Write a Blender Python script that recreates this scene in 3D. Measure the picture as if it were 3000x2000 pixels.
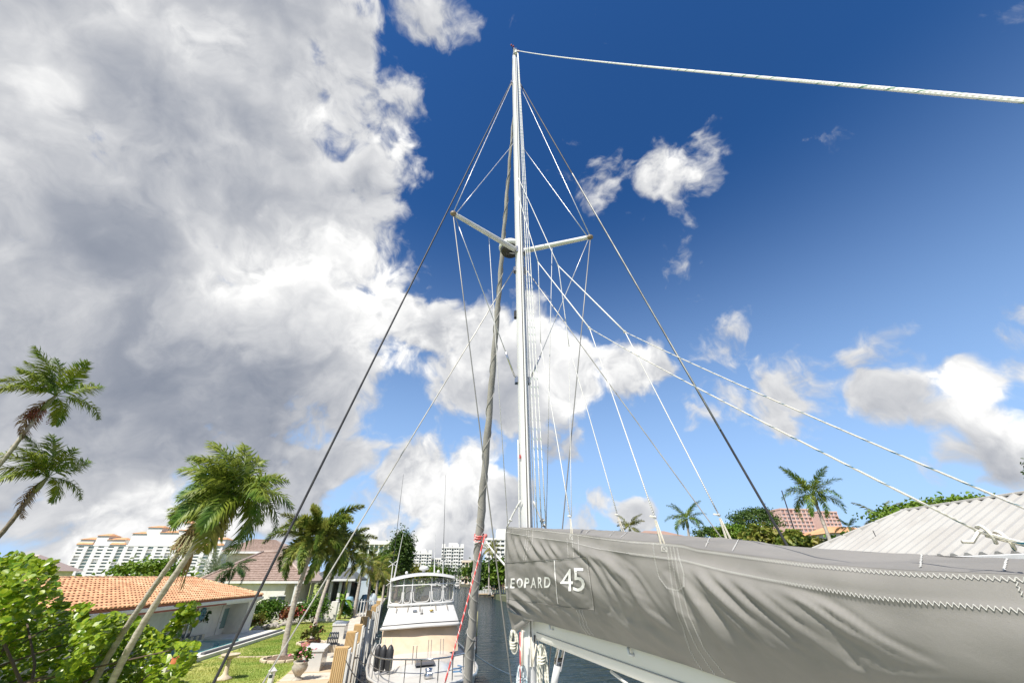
import bpy, bmesh, math, random
import numpy as np
from mathutils import Vector, Matrix, noise as mnoise
R = math.radians
for o in list(bpy.data.objects): bpy.data.objects.remove(o)
SC = bpy.context.scene
COL = SC.collection
# ------------------------------------------------------------------ camera
CAM_H, PITCH, PSI, FPX = 5.0, R(31.0), R(7.0), 1145.0
cam = bpy.data.cameras.new('camera'); camo = bpy.data.objects.new('camera', cam); COL.objects.link(camo)
cam.sensor_width = 36.0; cam.sensor_fit = 'HORIZONTAL'; cam.lens = 36.0*FPX/3000.0
cam.clip_start = 0.05; cam.clip_end = 6000
camo.location = (0, 0, CAM_H); camo.rotation_euler = (math.pi/2+PITCH, 0, -PSI)
SC.camera = camo
# ------------------------------------------------------------------ light: sun
SUN = Vector((-0.40, -0.52, 0.84)).normalized()
sl = bpy.data.lights.new('sun', 'SUN'); sl.energy = 4.7; sl.angle = R(0.53); sl.color = (1.0, 0.95, 0.87)
so = bpy.data.objects.new('sun', sl); COL.objects.link(so); so.location = SUN*60
so.rotation_euler = SUN.to_track_quat('Z', 'Y').to_euler()
SC.view_settings.view_transform = 'Standard'; SC.view_settings.look = 'None'
SC.view_settings.exposure = 0.55; SC.view_settings.gamma = 1.0
SC.view_settings.use_curve_mapping = False
SC.cycles.max_bounces = 7; SC.cycles.transparent_max_bounces = 12
SC.cycles.caustics_reflective = False; SC.cycles.caustics_refractive = False
SC.cycles.use_denoising = True
try: SC.cycles.denoiser = 'OPENIMAGEDENOISE'
except Exception: pass
# photo pixel (3000 x 2000) -> direction / point at a chosen plane of the place
_cp, _sp, _c, _s = math.cos(PITCH), math.sin(PITCH), math.cos(PSI), math.sin(PSI)
_fw = Vector((_s*_cp, _c*_cp, _sp)); _rt = Vector((_c, -_s, 0)); _up = Vector((-_s*_sp, -_c*_sp, _cp)); _C = Vector((0, 0, CAM_H))
def ray(x, y): return _fw + _rt*((x-1500)/FPX) - _up*((y-1000)/FPX)
def atX(x, y, v): r = ray(x, y); return _C + r*(v/r.x)
def atY(x, y, v): r = ray(x, y); return _C + r*(v/r.y)
def atZ(x, y, v): r = ray(x, y); return _C + r*((v-CAM_H)/r.z)
def atD(x, y, d): return _C + ray(x, y)*d
# ------------------------------------------------------------------ node helper
class NT:
    def __init__(s, tree): s.t = tree; s.n = tree.nodes; s.l = tree.links
    def put(s, sock, v):
        if hasattr(v, 'is_output') or isinstance(v, bpy.types.NodeSocket): s.l.new(v, sock)
        elif v is not None: sock.default_value = v
    def node(s, typ, ins=None, **props):
        n = s.n.new(typ)
        for k, v in props.items(): setattr(n, k, v)
        for k, v in (ins or {}).items(): s.put(n.inputs[k], v)
        return n
    def m(s, op, a, b=None, c=None, clamp=False):
        n = s.n.new('ShaderNodeMath'); n.operation = op; n.use_clamp = clamp
        s.put(n.inputs[0], a)
        if b is not None: s.put(n.inputs[1], b)
        if c is not None: s.put(n.inputs[2], c)
        return n.outputs[0]
    def vm(s, op, a, b=None, scale=None):
        n = s.n.new('ShaderNodeVectorMath'); n.operation = op
        s.put(n.inputs[0], a)
        if b is not None: s.put(n.inputs[1], b)
        if scale is not None: s.put(n.inputs['Scale'], scale)
        return n.outputs['Value'] if op in ('DISTANCE', 'LENGTH', 'DOT_PRODUCT') else n.outputs[0]
    def mr(s, v, a, b, c=0.0, d=1.0, kind='SMOOTHSTEP'):
        n = s.n.new('ShaderNodeMapRange'); n.interpolation_type = kind
        for i, x in enumerate((v, a, b, c, d)): s.put(n.inputs[i], x)
        return n.outputs[0]
    def mix(s, f, a, b, mode='MIX'):
        n = s.n.new('ShaderNodeMix'); n.data_type = 'RGBA'; n.blend_type = mode
        s.put(n.inputs[0], f); s.put(n.inputs[6], a); s.put(n.inputs[7], b)
        return n.outputs[2]
    def noise(s, vec, scale, detail=4, rough=.55, out=0, dist=0.0):
        n = s.n.new('ShaderNodeTexNoise'); n.noise_dimensions = '3D'
        if vec is not None: s.put(n.inputs['Vector'], vec)
        n.inputs['Scale'].default_value = scale; n.inputs['Detail'].default_value = detail
        n.inputs['Roughness'].default_value = rough; n.inputs['Distortion'].default_value = dist
        return n.outputs[out]
def c4(c): return (c[0], c[1], c[2], 1.0)
# ------------------------------------------------------------------ world: Nishita sky with cumulus
W = bpy.data.worlds.new('World'); SC.world = W; W.use_nodes = True
W.cycles.sampling_method = 'MANUAL'; W.cycles.sample_map_resolution = 512
def px_blob(x, y, r, w=1.0):
    d = ray(x, y).normalized(); e = ray(x+r*0.7, y+r*0.7).normalized()
    return (tuple(d), max((d-e).length, 0.01), w)
COVER = [px_blob(*b) for b in (
 (120,-120,400,1.25),(480,-150,400,1.25),(820,-60,300,1.15),(1000,90,170,.95),(60,260,420,1.25),(440,250,400,1.25),(780,300,300,1.2),
 (1010,300,190,1.0),(1150,330,170,.80),(1195,470,150,.85),(1110,560,120,.85),(-50,700,450,1.25),(350,650,420,1.25),(720,640,330,1.25),(960,720,240,1.15),
 (1090,780,160,1.0),(1120,940,180,1.05),(900,960,330,1.25),(540,980,390,1.25),(150,1030,400,1.2),(700,1200,270,1.2),(430,1260,290,1.15),(960,1160,180,1.0),
 (1230,1010,170,1.0),(1400,980,140,.95),(1330,1110,130,.85),(1530,900,85,.9),(1560,1010,140,1.05),(1680,1080,140,1.05),(1810,1080,120,1.0),(1920,1060,80,.85),
 (1550,1170,140,1.0),(1640,1270,120,.8),(-40,1240,240,1.0),(160,1290,200,.9),(900,1390,140,1.0),(1000,1340,110,.95),(760,1330,180,1.1),
 (1220,1420,140,.98),(1370,1370,100,1.0),(1440,1300,70,.9),(1330,1510,170,1.0),(1120,1540,150,.95),(1480,1480,110,.95),(900,1520,160,.9),
 (420,1470,150,.78),(300,1570,180,.80),(520,1560,170,.84),(40,1480,230,.80),(120,1650,230,.82),(720,1540,170,.86),(620,1410,150,.85),(230,1400,150,.66),
 (1950,490,130,.58),(2050,390,110,.57),(1740,550,140,.58),(2000,830,140,.56),(2090,985,120,.68),(2130,1160,90,.58),(2010,1180,110,.62),
 (2370,1120,150,.66),(2270,1190,110,.56),(2620,1150,150,.74),(2740,1190,110,.8),(2840,1110,130,.9),(2900,1230,150,1.0),(3010,1030,130,1.0),(2920,1350,130,.85),(2860,1290,130,.95),
 (3040,880,120,.95),(2960,950,100,.8),(2600,1030,130,.60),(3010,1260,130,.98),(1300,10,130,.60),(1790,1465,80,.74),(1700,1540,110,.72),(1900,1540,80,.85),(2750,1400,130,.58),(2990,330,80,.5))]
SHADE = [px_blob(*b) for b in (
 (640,1150,300,-.13),(830,1210,200,-.14),(330,1150,330,-.04),(150,700,330,-.06),(560,620,260,-.06),(900,470,220,-.08),(480,420,200,-.10),
 (760,1330,240,-.10),(300,1280,260,-.04),(1620,1330,110,-.24),(2870,1340,120,-.12),(1200,1250,130,-.08),
 (120,250,170,.18),(600,100,220,.14),(900,260,180,.08),(950,720,230,.14),(700,830,240,.12),(1100,900,200,.14),(1000,1060,200,.08),
 (1230,450,120,.10),(1680,1070,140,.24),(1560,950,110,.08),(1600,1180,110,.14),(1250,1420,130,.14),(1400,1380,110,.16),(2930,1180,140,.24),(2800,1120,100,.16),(520,1560,160,.14))]
FRONT = [px_blob(*b) for b in ((760,740,120,.8),(900,720,130,.85),(1020,740,120,.85),(1130,760,90,.8),(640,880,150,.8),(850,900,190,.95),(1080,930,170,.95),(1180,1060,120,.8),(560,960,120,.65),(1400,1000,120,.8),(1680,1070,160,.9),(1560,960,110,.8),(1850,1080,110,.8),(1250,1420,140,.85),(1400,1370,110,.85),(1330,1520,150,.75),(1130,1530,130,.7),(520,1550,150,.9),(430,1480,110,.85),(300,1580,140,.8),(720,1540,120,.8),(140,270,180,.75),(640,120,170,.6),(930,330,150,.6),(1200,450,110,.7),(2920,1190,150,.85),(2800,1120,110,.75),(3010,1010,120,.8),(1960,480,90,.5))]
w = NT(W.node_tree); w.n.clear()
tc = w.node('ShaderNodeTexCoord').outputs['Generated']
dirn = w.vm('NORMALIZE', tc)
wcol = w.noise(dirn, 3.4, 2, .5, out=1)
warp = w.vm('SCALE', w.vm('SUBTRACT', wcol, (.5, .5, .5)), scale=.16)
wcol2 = w.noise(dirn, 13.0, 2, .55, out=1)
warp2 = w.vm('SCALE', w.vm('SUBTRACT', wcol2, (.5, .5, .5)), scale=.055)
vw = w.vm('ADD', w.vm('ADD', dirn, warp), warp2)
def accumulate(G, vec, blobs, mode, a=1.7, b=.15):
    acc = None
    for cdir, r, wt in blobs:
        v = G.mr(G.vm('DISTANCE', vec, cdir), r*a, r*b, 0.0, wt)
        acc = v if acc is None else G.m(mode, acc, v)
    return acc
cov = accumulate(w, vw, COVER, 'MAXIMUM')
# beyond the photograph's field of view the same broken cumulus goes on
outside = w.mr(w.vm('DOT_PRODUCT', dirn, tuple(_fw)), .60, .42)
low = w.noise(dirn, 1.7, 2, .5)
cov = w.m('MAXIMUM', cov, w.m('MULTIPLY', w.mr(low, .42, .62, 0.0, 1.1), outside))
def puffs(vec):
    fb = w.noise(vec, 5.0, 8, .56); fb2 = w.noise(vec, 21.0, 5, .56)
    return w.m('ADD', w.m('MULTIPLY', w.m('SUBTRACT', fb, .5), 2.3), w.m('MULTIPLY', w.m('SUBTRACT', fb2, .5), .75))
n0 = puffs(vw); n1 = puffs(w.vm('ADD', vw, tuple(SUN*.03)))
d0 = w.m('ADD', cov, n0)
alpha = w.mr(d0, .44, .84)
thick = w.mr(d0, .75, 1.7)
relief = w.m('MULTIPLY', w.m('SUBTRACT', n0, n1), w.mr(d0, .8, 1.5, .60, .26))
relief = w.m('MINIMUM', w.m('MAXIMUM', relief, -.26), .30)
shade = accumulate(w, dirn, SHADE, 'ADD', 1.5, .2)
lit = w.m('ADD', w.m('ADD', w.m('SUBTRACT', .96, w.m('MULTIPLY', thick, .36)), relief), shade)
covF = accumulate(w, vw, FRONT, 'MAXIMUM', 1.45, .35)
front = w.mr(w.m('ADD', covF, w.m('MULTIPLY', n0, .75)), .40, .80)
lit = w.m('ADD', lit, w.m('MULTIPLY', w.m('SUBTRACT', front, .32), .19))
lit = w.m('ADD', lit, w.m('MULTIPLY', w.m('MULTIPLY', relief, front), .9))
lit = w.m('MAXIMUM', w.m('MINIMUM', w.m('DIVIDE', lit, 1.35), 1.0), 0.0)
ramp = w.n.new('ShaderNodeValToRGB'); w.l.new(lit, ramp.inputs[0])
ramp.color_ramp.elements[0].position = 0.0; ramp.color_ramp.elements[0].color = (1.0, 1.2, 1.6, 1)
ramp.color_ramp.elements[1].position = 1.0; ramp.color_ramp.elements[1].color = (8.8, 8.75, 8.6, 1)
for p, c in ((.22, (1.75, 2.02, 2.60)), (.41, (2.85, 3.06, 3.55)), (.59, (4.5, 4.62, 4.9)), (.76, (6.2, 6.25, 6.35))):
    e = ramp.color_ramp.elements.new(p); e.color = c4(c)
sky = w.n.new('ShaderNodeTexSky'); sky.sky_type = 'NISHITA'; sky.sun_disc = False
sky.sun_elevation = math.asin(SUN.z); sky.sun_rotation = math.atan2(SUN.x, SUN.y)
sky.air_density = 1.0; sky.dust_density = .2; sky.ozone_density = 1.6; sky.altitude = 0
skyc = w.vm('SCALE', sky.outputs[0], scale=.1)
skyc = w.node('ShaderNodeGamma', {'Color': skyc, 'Gamma': 1.22}).outputs[0]
skyc = w.node('ShaderNodeHueSaturation', {'Saturation': 1.20, 'Value': 1.03, 'Color': skyc}).outputs[0]
skyc = w.vm('SCALE', w.vm('MULTIPLY', skyc, (.92, 1.0, 1.12)), scale=11.5)
elev = w.node('ShaderNodeSeparateXYZ', {0: dirn}).outputs[2]
skyc = w.mix(w.mr(elev, .78, -.06, 0.0, .92), skyc, (3.7, 5.5, 8.3, 1))
col = w.mix(alpha, skyc, ramp.outputs[0])
bg = w.node('ShaderNodeBackground', {'Color': col, 'Strength': .088})
wo = w.n.new('ShaderNodeOutputWorld'); w.l.new(bg.outputs[0], wo.inputs[0])
# ------------------------------------------------------------------ materials
MATS = {}
def mat(name, col, rough=.6, col2=None, nscale=3.0, bump=0.0, bscale=40.0, metal=0.0, spec=.5, trans=0.0, detail=5, stretch=None, coat=0.0, alpha=1.0, lo=.35, hi=.65):
    if name in MATS: return MATS[name]
    m = bpy.data.materials.new(name); m.use_nodes = True; t = NT(m.node_tree); t.n.clear()
    out = t.n.new('ShaderNodeOutputMaterial'); b = t.n.new('ShaderNodeBsdfPrincipled')
    b.inputs['Roughness'].default_value = rough; b.inputs['Metallic'].default_value = metal
    b.inputs['Specular IOR Level'].default_value = spec; b.inputs['Base Color'].default_value = c4(col)
    b.inputs['Coat Weight'].default_value = coat; b.inputs['Alpha'].default_value = alpha
    vec = t.node('ShaderNodeTexCoord').outputs['Object']
    if stretch: vec = t.vm('MULTIPLY', vec, stretch)
    if col2 is not None:
        n = t.noise(vec, nscale, detail, .6)
        t.l.new(t.mix(t.mr(n, lo, hi), c4(col), c4(col2)), b.inputs['Base Color'])
    if bump:
        n = t.noise(vec, bscale, 4, .6)
        bn = t.node('ShaderNodeBump', {'Strength': bump, 'Distance': .02, 'Height': n}); t.l.new(bn.outputs[0], b.inputs['Normal'])
    sh = b.outputs[0]
    if trans:
        tr = t.n.new('ShaderNodeBsdfTranslucent')
        if b.inputs['Base Color'].links: t.l.new(b.inputs['Base Color'].links[0].from_socket, tr.inputs[0])
        else: tr.inputs[0].default_value = c4(col)
        mx = t.n.new('ShaderNodeMixShader'); mx.inputs[0].default_value = trans
        t.l.new(sh, mx.inputs[1]); t.l.new(tr.outputs[0], mx.inputs[2]); sh = mx.outputs[0]
    t.l.new(sh, out.inputs[0]); m['bsdf'] = 1; MATS[name] = m; return m
def leafmat(name, a, b, scale=.9, rough=.45, trans=.30): return mat(name, a, rough, b, scale, trans=trans, spec=.35, detail=3)
white_paint = mat('white_paint', (.70,.70,.68), .35, (.62,.62,.60), 2.0, bump=.05)
gel = mat('gelcoat', (.60,.59,.56), .25, (.54,.53,.50), 1.2, coat=.3)
mast_paint = mat('mast_paint', (.62,.62,.61), .32, (.55,.55,.545), 2.5, stretch=(3,3,.3), coat=.15)
steel = mat('steel', (.55,.55,.56), .25, metal=1.0)
wire = mat('wire', (.62,.62,.62), .4, (.45,.45,.45), 6, metal=.6)
dark_wire = mat('dark_wire', (.035,.035,.04), .5, (.06,.06,.06), 5, metal=.1, spec=.25)
black_rub = mat('black_rubber', (.02,.02,.022), .5, (.035,.035,.035), 3)
dark_glass = mat('dark_glass', (.03,.04,.045), .08, (.05,.07,.075), .6, spec=.6)
teal_glass = mat('teal_glass', (.10,.20,.20), .12, (.22,.32,.31), .15, spec=.6)
def rope_mat(name, base, fleck, nf=3.0, freq=28.0, thr=.72):
    m = bpy.data.materials.new(name); m.use_nodes = True; t = NT(m.node_tree); t.n.clear()
    out = t.n.new('ShaderNodeOutputMaterial'); b = t.n.new('ShaderNodeBsdfPrincipled'); b.inputs['Roughness'].default_value = .75
    uv = t.node('ShaderNodeUVMap').outputs[0]; sp = t.node('ShaderNodeSeparateXYZ', {0: uv})
    u, v = sp.outputs[0], sp.outputs[1]
    a = t.m('SINE', t.m('ADD', t.m('MULTIPLY', u, 6.2832*nf), t.m('MULTIPLY', v, freq*6.2832)))
    a2 = t.m('SINE', t.m('SUBTRACT', t.m('MULTIPLY', u, 6.2832*nf), t.m('MULTIPLY', v, freq*6.2832)))
    braid = t.m('MULTIPLY', a, a2)
    fl = t.m('MULTIPLY', t.m('GREATER_THAN', t.m('SINE', t.m('ADD', t.m('MULTIPLY', u, 6.2832), t.m('MULTIPLY', v, freq*.35*6.2832))), thr), t.m('GREATER_THAN', a, .0))
    dirt = t.noise(t.node('ShaderNodeTexCoord').outputs['Object'], 6, 4)
    c = t.mix(t.m('MULTIPLY', dirt, .35), c4(base), c4([x*.72 for x in base]))
    c = t.mix(fl, c, c4(fleck)); t.l.new(c, b.inputs['Base Color'])
    bn = t.node('ShaderNodeBump', {'Strength': .6, 'Distance': .004, 'Height': braid}); t.l.new(bn.outputs[0], b.inputs['Normal'])
    t.l.new(b.outputs[0], out.inputs[0]); MATS[name] = m; return m
rope_white = rope_mat('rope_white', (.78,.77,.73), (.70,.70,.66))
rope_blue = rope_mat('rope_blue_fleck', (.74,.70,.62), (.03,.14,.20), 2.0, 22.0)
rope_green = rope_mat('rope_green_fleck', (.80,.79,.75), (.16,.30,.20), 2.0, 18.0, .86)
rope_red = rope_mat('rope_red', (.72,.10,.09), (.85,.75,.70), 2.0, 16.0, .25)
# ------------------------------------------------------------------ mesh helpers
class MB:
    def __init__(s): s.v = []; s.f = []; s.uv = {}; s.sm = False
    def add(s, vs, fs):
        o = len(s.v); s.v.extend([tuple(p) for p in vs]); s.f.extend([tuple(i+o for i in f) for f in fs]); return o
    def box(s, x0, x1, y0, y1, z0, z1):
        s.add([(x0,y0,z0),(x1,y0,z0),(x1,y1,z0),(x0,y1,z0),(x0,y0,z1),(x1,y0,z1),(x1,y1,z1),(x0,y1,z1)],
              [(0,3,2,1),(4,5,6,7),(0,1,5,4),(1,2,6,5),(2,3,7,6),(3,0,4,7)]); return s
    def bbox(s, x0, x1, y0, y1, z0, z1, b=.01):     # box with chamfered upright and top edges
        pl = [(x0+b,y0),(x1-b,y0),(x1,y0+b),(x1,y1-b),(x1-b,y1),(x0+b,y1),(x0,y1-b),(x0,y0+b)]
        cx, cy = (x0+x1)/2, (y0+y1)/2; kx = 1-2*b/max(x1-x0,1e-6); ky = 1-2*b/max(y1-y0,1e-6)
        vs = [(x,y,z0) for x,y in pl]+[(x,y,z1-b) for x,y in pl]+[(cx+(x-cx)*kx, cy+(y-cy)*ky, z1) for x,y in pl]
        fs = [tuple(range(7,-1,-1)), tuple(range(16,24))]
        for k in range(2):
            for i in range(8): j=(i+1)%8; fs.append((k*8+i,k*8+j,k*8+8+j,k*8+8+i))
        s.add(vs, fs); return s
    def tube(s, pts, r, n=8, cap=True, sx=1.0):
        pts = [Vector(p) for p in pts]; k = len(pts)
        rs = r if isinstance(r, (list, tuple)) else [r]*k
        o = len(s.v); ref = None; ln = 0; vs = []; ls = []
        for i, p in enumerate(pts):
            d = (pts[min(i+1,k-1)]-pts[max(i-1,0)]); d = d.normalized() if d.length > 1e-9 else Vector((0,0,1))
            if ref is None:
                ref = Vector((1,0,0)) if abs(d.x) < .8 else Vector((0,1,0))
            a = (ref-d*ref.dot(d)).normalized(); b = d.cross(a); ref = a
            if i: ln += (p-pts[i-1]).length
            ls.append(ln)
            for j in range(n):
                t = 2*math.pi*j/n; vs.append(p+a*(math.cos(t)*rs[i]*sx)+b*(math.sin(t)*rs[i]))
        fs = []
        for i in range(k-1):
            for j in range(n):
                q = (j+1) % n; f = (i*n+j, i*n+q, (i+1)*n+q, (i+1)*n+j); fs.append(f)
                s.uv[len(s.f)+len(fs)-1] = [(j/n,ls[i]),((j+1)/n,ls[i]),((j+1)/n,ls[i+1]),(j/n,ls[i+1])]
        if cap: fs.append(tuple(range(n-1,-1,-1))); fs.append(tuple(range((k-1)*n,k*n)))
        s.add(vs, fs); return s
    def lathe(s, prof, n=16, c=(0,0,0), squash=1.0):
        k = len(prof); vs = []
        for r, z in prof:
            for j in range(n):
                t = 2*math.pi*j/n; vs.append((c[0]+r*math.cos(t), c[1]+r*math.sin(t)*squash, c[2]+z))
        fs = [(i*n+j, i*n+(j+1)%n, (i+1)*n+(j+1)%n, (i+1)*n+j) for i in range(k-1) for j in range(n)]
        if prof[0][0] > 1e-4: fs.append(tuple(range(n-1,-1,-1)))
        if prof[-1][0] > 1e-4: fs.append(tuple(range((k-1)*n,k*n)))
        s.add(vs, fs); return s
    def ball(s, c, r, n=10, m=6, sc=(1,1,1)):
        vs = [(c[0],c[1],c[2]-r*sc[2])]
        for i in range(1,m):
            a = math.pi*i/m-math.pi/2
            for j in range(n):
                t = 2*math.pi*j/n; vs.append((c[0]+r*sc[0]*math.cos(a)*math.cos(t), c[1]+r*sc[1]*math.cos(a)*math.sin(t), c[2]+r*sc[2]*math.sin(a)))
        vs.append((c[0],c[1],c[2]+r*sc[2])); L = len(vs)-1
        fs = [(0,1+(j+1)%n,1+j) for j in range(n)]
        for i in range(m-2):
            for j in range(n): fs.append((1+i*n+j,1+i*n+(j+1)%n,1+(i+1)*n+(j+1)%n,1+(i+1)*n+j))
        fs += [(L,1+(m-2)*n+j,1+(m-2)*n+(j+1)%n) for j in range(n)]
        s.add(vs, fs); return s
    def grid(s, fn, nu, nv, closed=False):
        vs = [fn(i/nu, j/nv) for i in range(nu+1) for j in range(nv+1)]
        fs = [(i*(nv+1)+j, (i+1)*(nv+1)+j, (i+1)*(nv+1)+j+1, i*(nv+1)+j+1) for i in range(nu) for j in range(nv)]
        s.add(vs, fs); return s
    def poly(s, pts): s.add(pts, [tuple(range(len(pts)))]); return s
    def prism(s, pts, dz):                            # outline (list of 3D points) extruded by vector dz
        d = Vector(dz); n = len(pts); vs = [Vector(p) for p in pts]+[Vector(p)+d for p in pts]
        fs = [tuple(range(n-1,-1,-1)), tuple(range(n,2*n))]+[(i,(i+1)%n,n+(i+1)%n,n+i) for i in range(n)]
        s.add(vs, fs); return s
    def mesh(s, name, org=(0,0,0), smooth=False):
        me = bpy.data.meshes.new(name); o = Vector(org)
        me.from_pydata([(p[0]-o.x,p[1]-o.y,p[2]-o.z) for p in s.v], [], s.f)
        if s.uv:
            ul = me.uv_layers.new(name='UVMap'); data = ul.data
            for pl in me.polygons:
                q = s.uv.get(pl.index)
                if q and len(q) == pl.loop_total:
                    for k in range(pl.loop_total): data[pl.loop_start+k].uv = q[k]
        if smooth: me.polygons.foreach_set('use_smooth', [True]*len(me.polygons))
        me.update(); return me
    def build(s, name, m, parent=None, smooth=False, local=False, base=True):
        if parent is not None:
            org = (0,0,0) if local else ORG.get(parent.name, (0,0,0))
            o = bpy.data.objects.new(name, s.mesh(name, org, smooth)); COL.objects.link(o); o.parent = parent
            ORG[o.name] = org
        else:
            xs = [p[0] for p in s.v]; ys = [p[1] for p in s.v]; zs = [p[2] for p in s.v]
            org = ((min(xs)+max(xs))/2, (min(ys)+max(ys))/2, min(zs)) if base else (0,0,0)
            o = bpy.data.objects.new(name, s.mesh(name, org, smooth)); COL.objects.link(o); o.location = org; ORG[o.name] = org
        if m: o.data.materials.append(m)
        return o
ORG = {}
def tag(o, label=None, cat=None, group=None, kind=None):
    if label: o['label'] = label
    if cat: o['category'] = cat
    if group: o['group'] = group
    if kind: o['kind'] = kind
    return o
def thing(name, loc, label, cat, group=None, rz=0.0):
    o = bpy.data.objects.new(name, None); COL.objects.link(o); o.location = loc; o.rotation_euler = (0,0,rz); o.empty_display_size = .3
    ORG[o.name] = tuple(loc); return tag(o, label, cat, group)
def inst(name, me, m, parent, loc=(0,0,0), rot=(0,0,0), sc=(1,1,1)):
    o = bpy.data.objects.new(name, me); COL.objects.link(o); o.parent = parent; o.location = loc; o.rotation_euler = rot; o.scale = sc
    if m and not me.materials: me.materials.append(m)
    return o
def np_obj(name, V, F, m, parent=None, kind=None, smooth=False, loc=(0,0,0)):
    me = bpy.data.meshes.new(name); V = np.asarray(V, dtype=np.float32); F = np.asarray(F, dtype=np.int32); k = F.shape[1]
    me.vertices.add(len(V)); me.vertices.foreach_set('co', V.ravel())
    me.loops.add(F.size); me.loops.foreach_set('vertex_index', F.ravel())
    me.polygons.add(len(F)); me.polygons.foreach_set('loop_start', np.arange(0, F.size, k, dtype=np.int32))
    me.polygons.foreach_set('loop_total', np.full(len(F), k, dtype=np.int32))
    if smooth: me.polygons.foreach_set('use_smooth', np.ones(len(F), dtype=bool))
    me.update(calc_edges=True); me.validate()
    o = bpy.data.objects.new(name, me); COL.objects.link(o); o.location = loc
    if m: me.materials.append(m)
    if parent: o.parent = parent
    if kind: o['kind'] = kind
    return o
def curve3(pts, n=12):                                # smooth Catmull-Rom through points
    P = [Vector(p) for p in pts]; P = [P[0]*2-P[1]]+P+[P[-1]*2-P[-2]]; out = []
    for i in range(1, len(P)-2):
        for k in range(n):
            t = k/n; a,b,c,d = P[i-1],P[i],P[i+1],P[i+2]
            out.append(.5*((2*b)+(c-a)*t+(2*a-5*b+4*c-d)*t*t+(3*b-a-3*c+d)*t**3))
    out.append(P[-2]); return out
def sag(a, b, s=0.0, n=10):
    a, b = Vector(a), Vector(b)
    return [a.lerp(b, i/n)-Vector((0,0,s*4*(i/n)*(1-i/n))) for i in range(n+1)]
def rnd_dirs(rng, n):
    v = rng.normal(size=(n,3)); return v/np.linalg.norm(v, axis=1, keepdims=True)
def leaf_quads(P, size, rng, up=.35, aspect=.6, fold=.25, out=None, outw=.0):
    """P (n,3) -> folded leaf quads (two quads per leaf), random tilt biased upward / outward"""
    n = len(P); nrm = rnd_dirs(rng, n); nrm[:,2] = np.abs(nrm[:,2])+up
    if out is not None: nrm = nrm+out*outw
    nrm /= np.linalg.norm(nrm, axis=1, keepdims=True)
    t = np.cross(nrm, rnd_dirs(rng, n)); t /= np.linalg.norm(t, axis=1, keepdims=True)+1e-9; b = np.cross(nrm, t)
    s = (size*(.6+.8*rng.random(n)))[:,None]
    V = np.empty((n,6,3)); h = nrm*s*fold
    V[:,0] = P-t*s*.5; V[:,1] = P+t*s*.5
    V[:,2] = P-t*s*.18+b*s*aspect*.5+h; V[:,3] = P+t*s*.22+b*s*aspect*.42+h
    V[:,4] = P-t*s*.18-b*s*aspect*.5+h; V[:,5] = P+t*s*.22-b*s*aspect*.42+h
    F = np.array([[0,1,3,2],[1,0,4,5]])[None]+ (np.arange(n)*6)[:,None,None]
    return V.reshape(-1,3), F.reshape(-1,4)
def crown_points(rng, c, rad, nclump, per, cl=.28, shell=.55, flat=0.0):
    d = rnd_dirs(rng, nclump); d[:,2] = np.where(d[:,2] < -.35, -d[:,2], d[:,2])
    rr = shell+(1-shell)*rng.random((nclump,1))
    cc = d*rr*np.array(rad)+np.array(c)
    k = rng.poisson(per, nclump)+4; idx = np.repeat(np.arange(nclump), k)
    off = rng.normal(size=(len(idx),3))*np.array(rad)*cl*(.6+.8*rng.random(nclump))[idx][:,None]*.62
    out = d[idx]
    return cc[idx]+off, out
# ------------------------------------------------------------------ setting: water, land, banks
SWD = Vector((-.118, .993, 0)).normalized(); SWN = Vector((SWD.y, -SWD.x, 0))     # left sea wall runs along SWD, SWN points to the water
SW0 = Vector((-5.15, 21.8, 0))
def sw(a, b, z=0.0):                                  # a metres along the wall (0 at Y=21.8), b metres towards the water
    p = SW0+SWD*a+SWN*b; return Vector((p.x, p.y, z))
GZ = 1.3
def water_mat():
    m = bpy.data.materials.new('canal_water'); m.use_nodes = True; t = NT(m.node_tree); t.n.clear()
    out = t.n.new('ShaderNodeOutputMaterial'); b = t.n.new('ShaderNodeBsdfPrincipled')
    b.inputs['Base Color'].default_value = (.012,.030,.042,1); b.inputs['Roughness'].default_value = .10; b.inputs['IOR'].default_value = 1.33
    vec = t.node('ShaderNodeTexCoord').outputs['Object']
    v1 = t.vm('MULTIPLY', vec, (.45, 1.3, 1)); n1 = t.noise(v1, 1.0, 3, .55, dist=.6)
    v2 = t.vm('MULTIPLY', vec, (1.0, 3.6, 1)); n2 = t.noise(v2, 1.0, 3, .6, dist=.8)
    h = t.m('ADD', t.m('MULTIPLY', n1, 1.0), t.m('MULTIPLY', n2, .42))
    bn = t.node('ShaderNodeBump', {'Strength': 1.0, 'Distance': .75, 'Height': h}); t.l.new(bn.outputs[0], b.inputs['Normal'])
    t.l.new(b.outputs[0], out.inputs[0]); return m
tag(MB().box(-60, 400, -60, 1500, -.3, 0).build('canal_water', water_mat(), base=False), kind='structure')
grass_m = mat('lawn', (.20,.28,.038), .9, (.45,.43,.125), .55, bump=.5, bscale=30, detail=7, lo=.38, hi=.70)
soil_m = mat('soil', (.10,.08,.055), .95, (.17,.13,.09), 4, bump=.4)
far_m = mat('far_ground', (.10,.13,.05), .95, (.16,.15,.10), .03)
A, B = sw(-60, -.55), sw(75, -.55)
land = MB(); far_end = Vector((-14, 262, 0))
pl = [A, B, far_end, Vector((-900, 262, 0)), Vector((-900, A.y, 0))]
land.prism([(p.x,p.y,-1.5) for p in pl], (0,0,1.5+GZ))
tag(land.build('lawn_ground', grass_m, base=False), kind='structure')
conc = mat('seawall_concrete', (.46,.42,.34), .85, (.33,.30,.25), 2.2, bump=.3, bscale=25)
conc_l = mat('pale_concrete', (.62,.56,.46), .85, (.52,.46,.37), 1.6, bump=.25, bscale=20)
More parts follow.
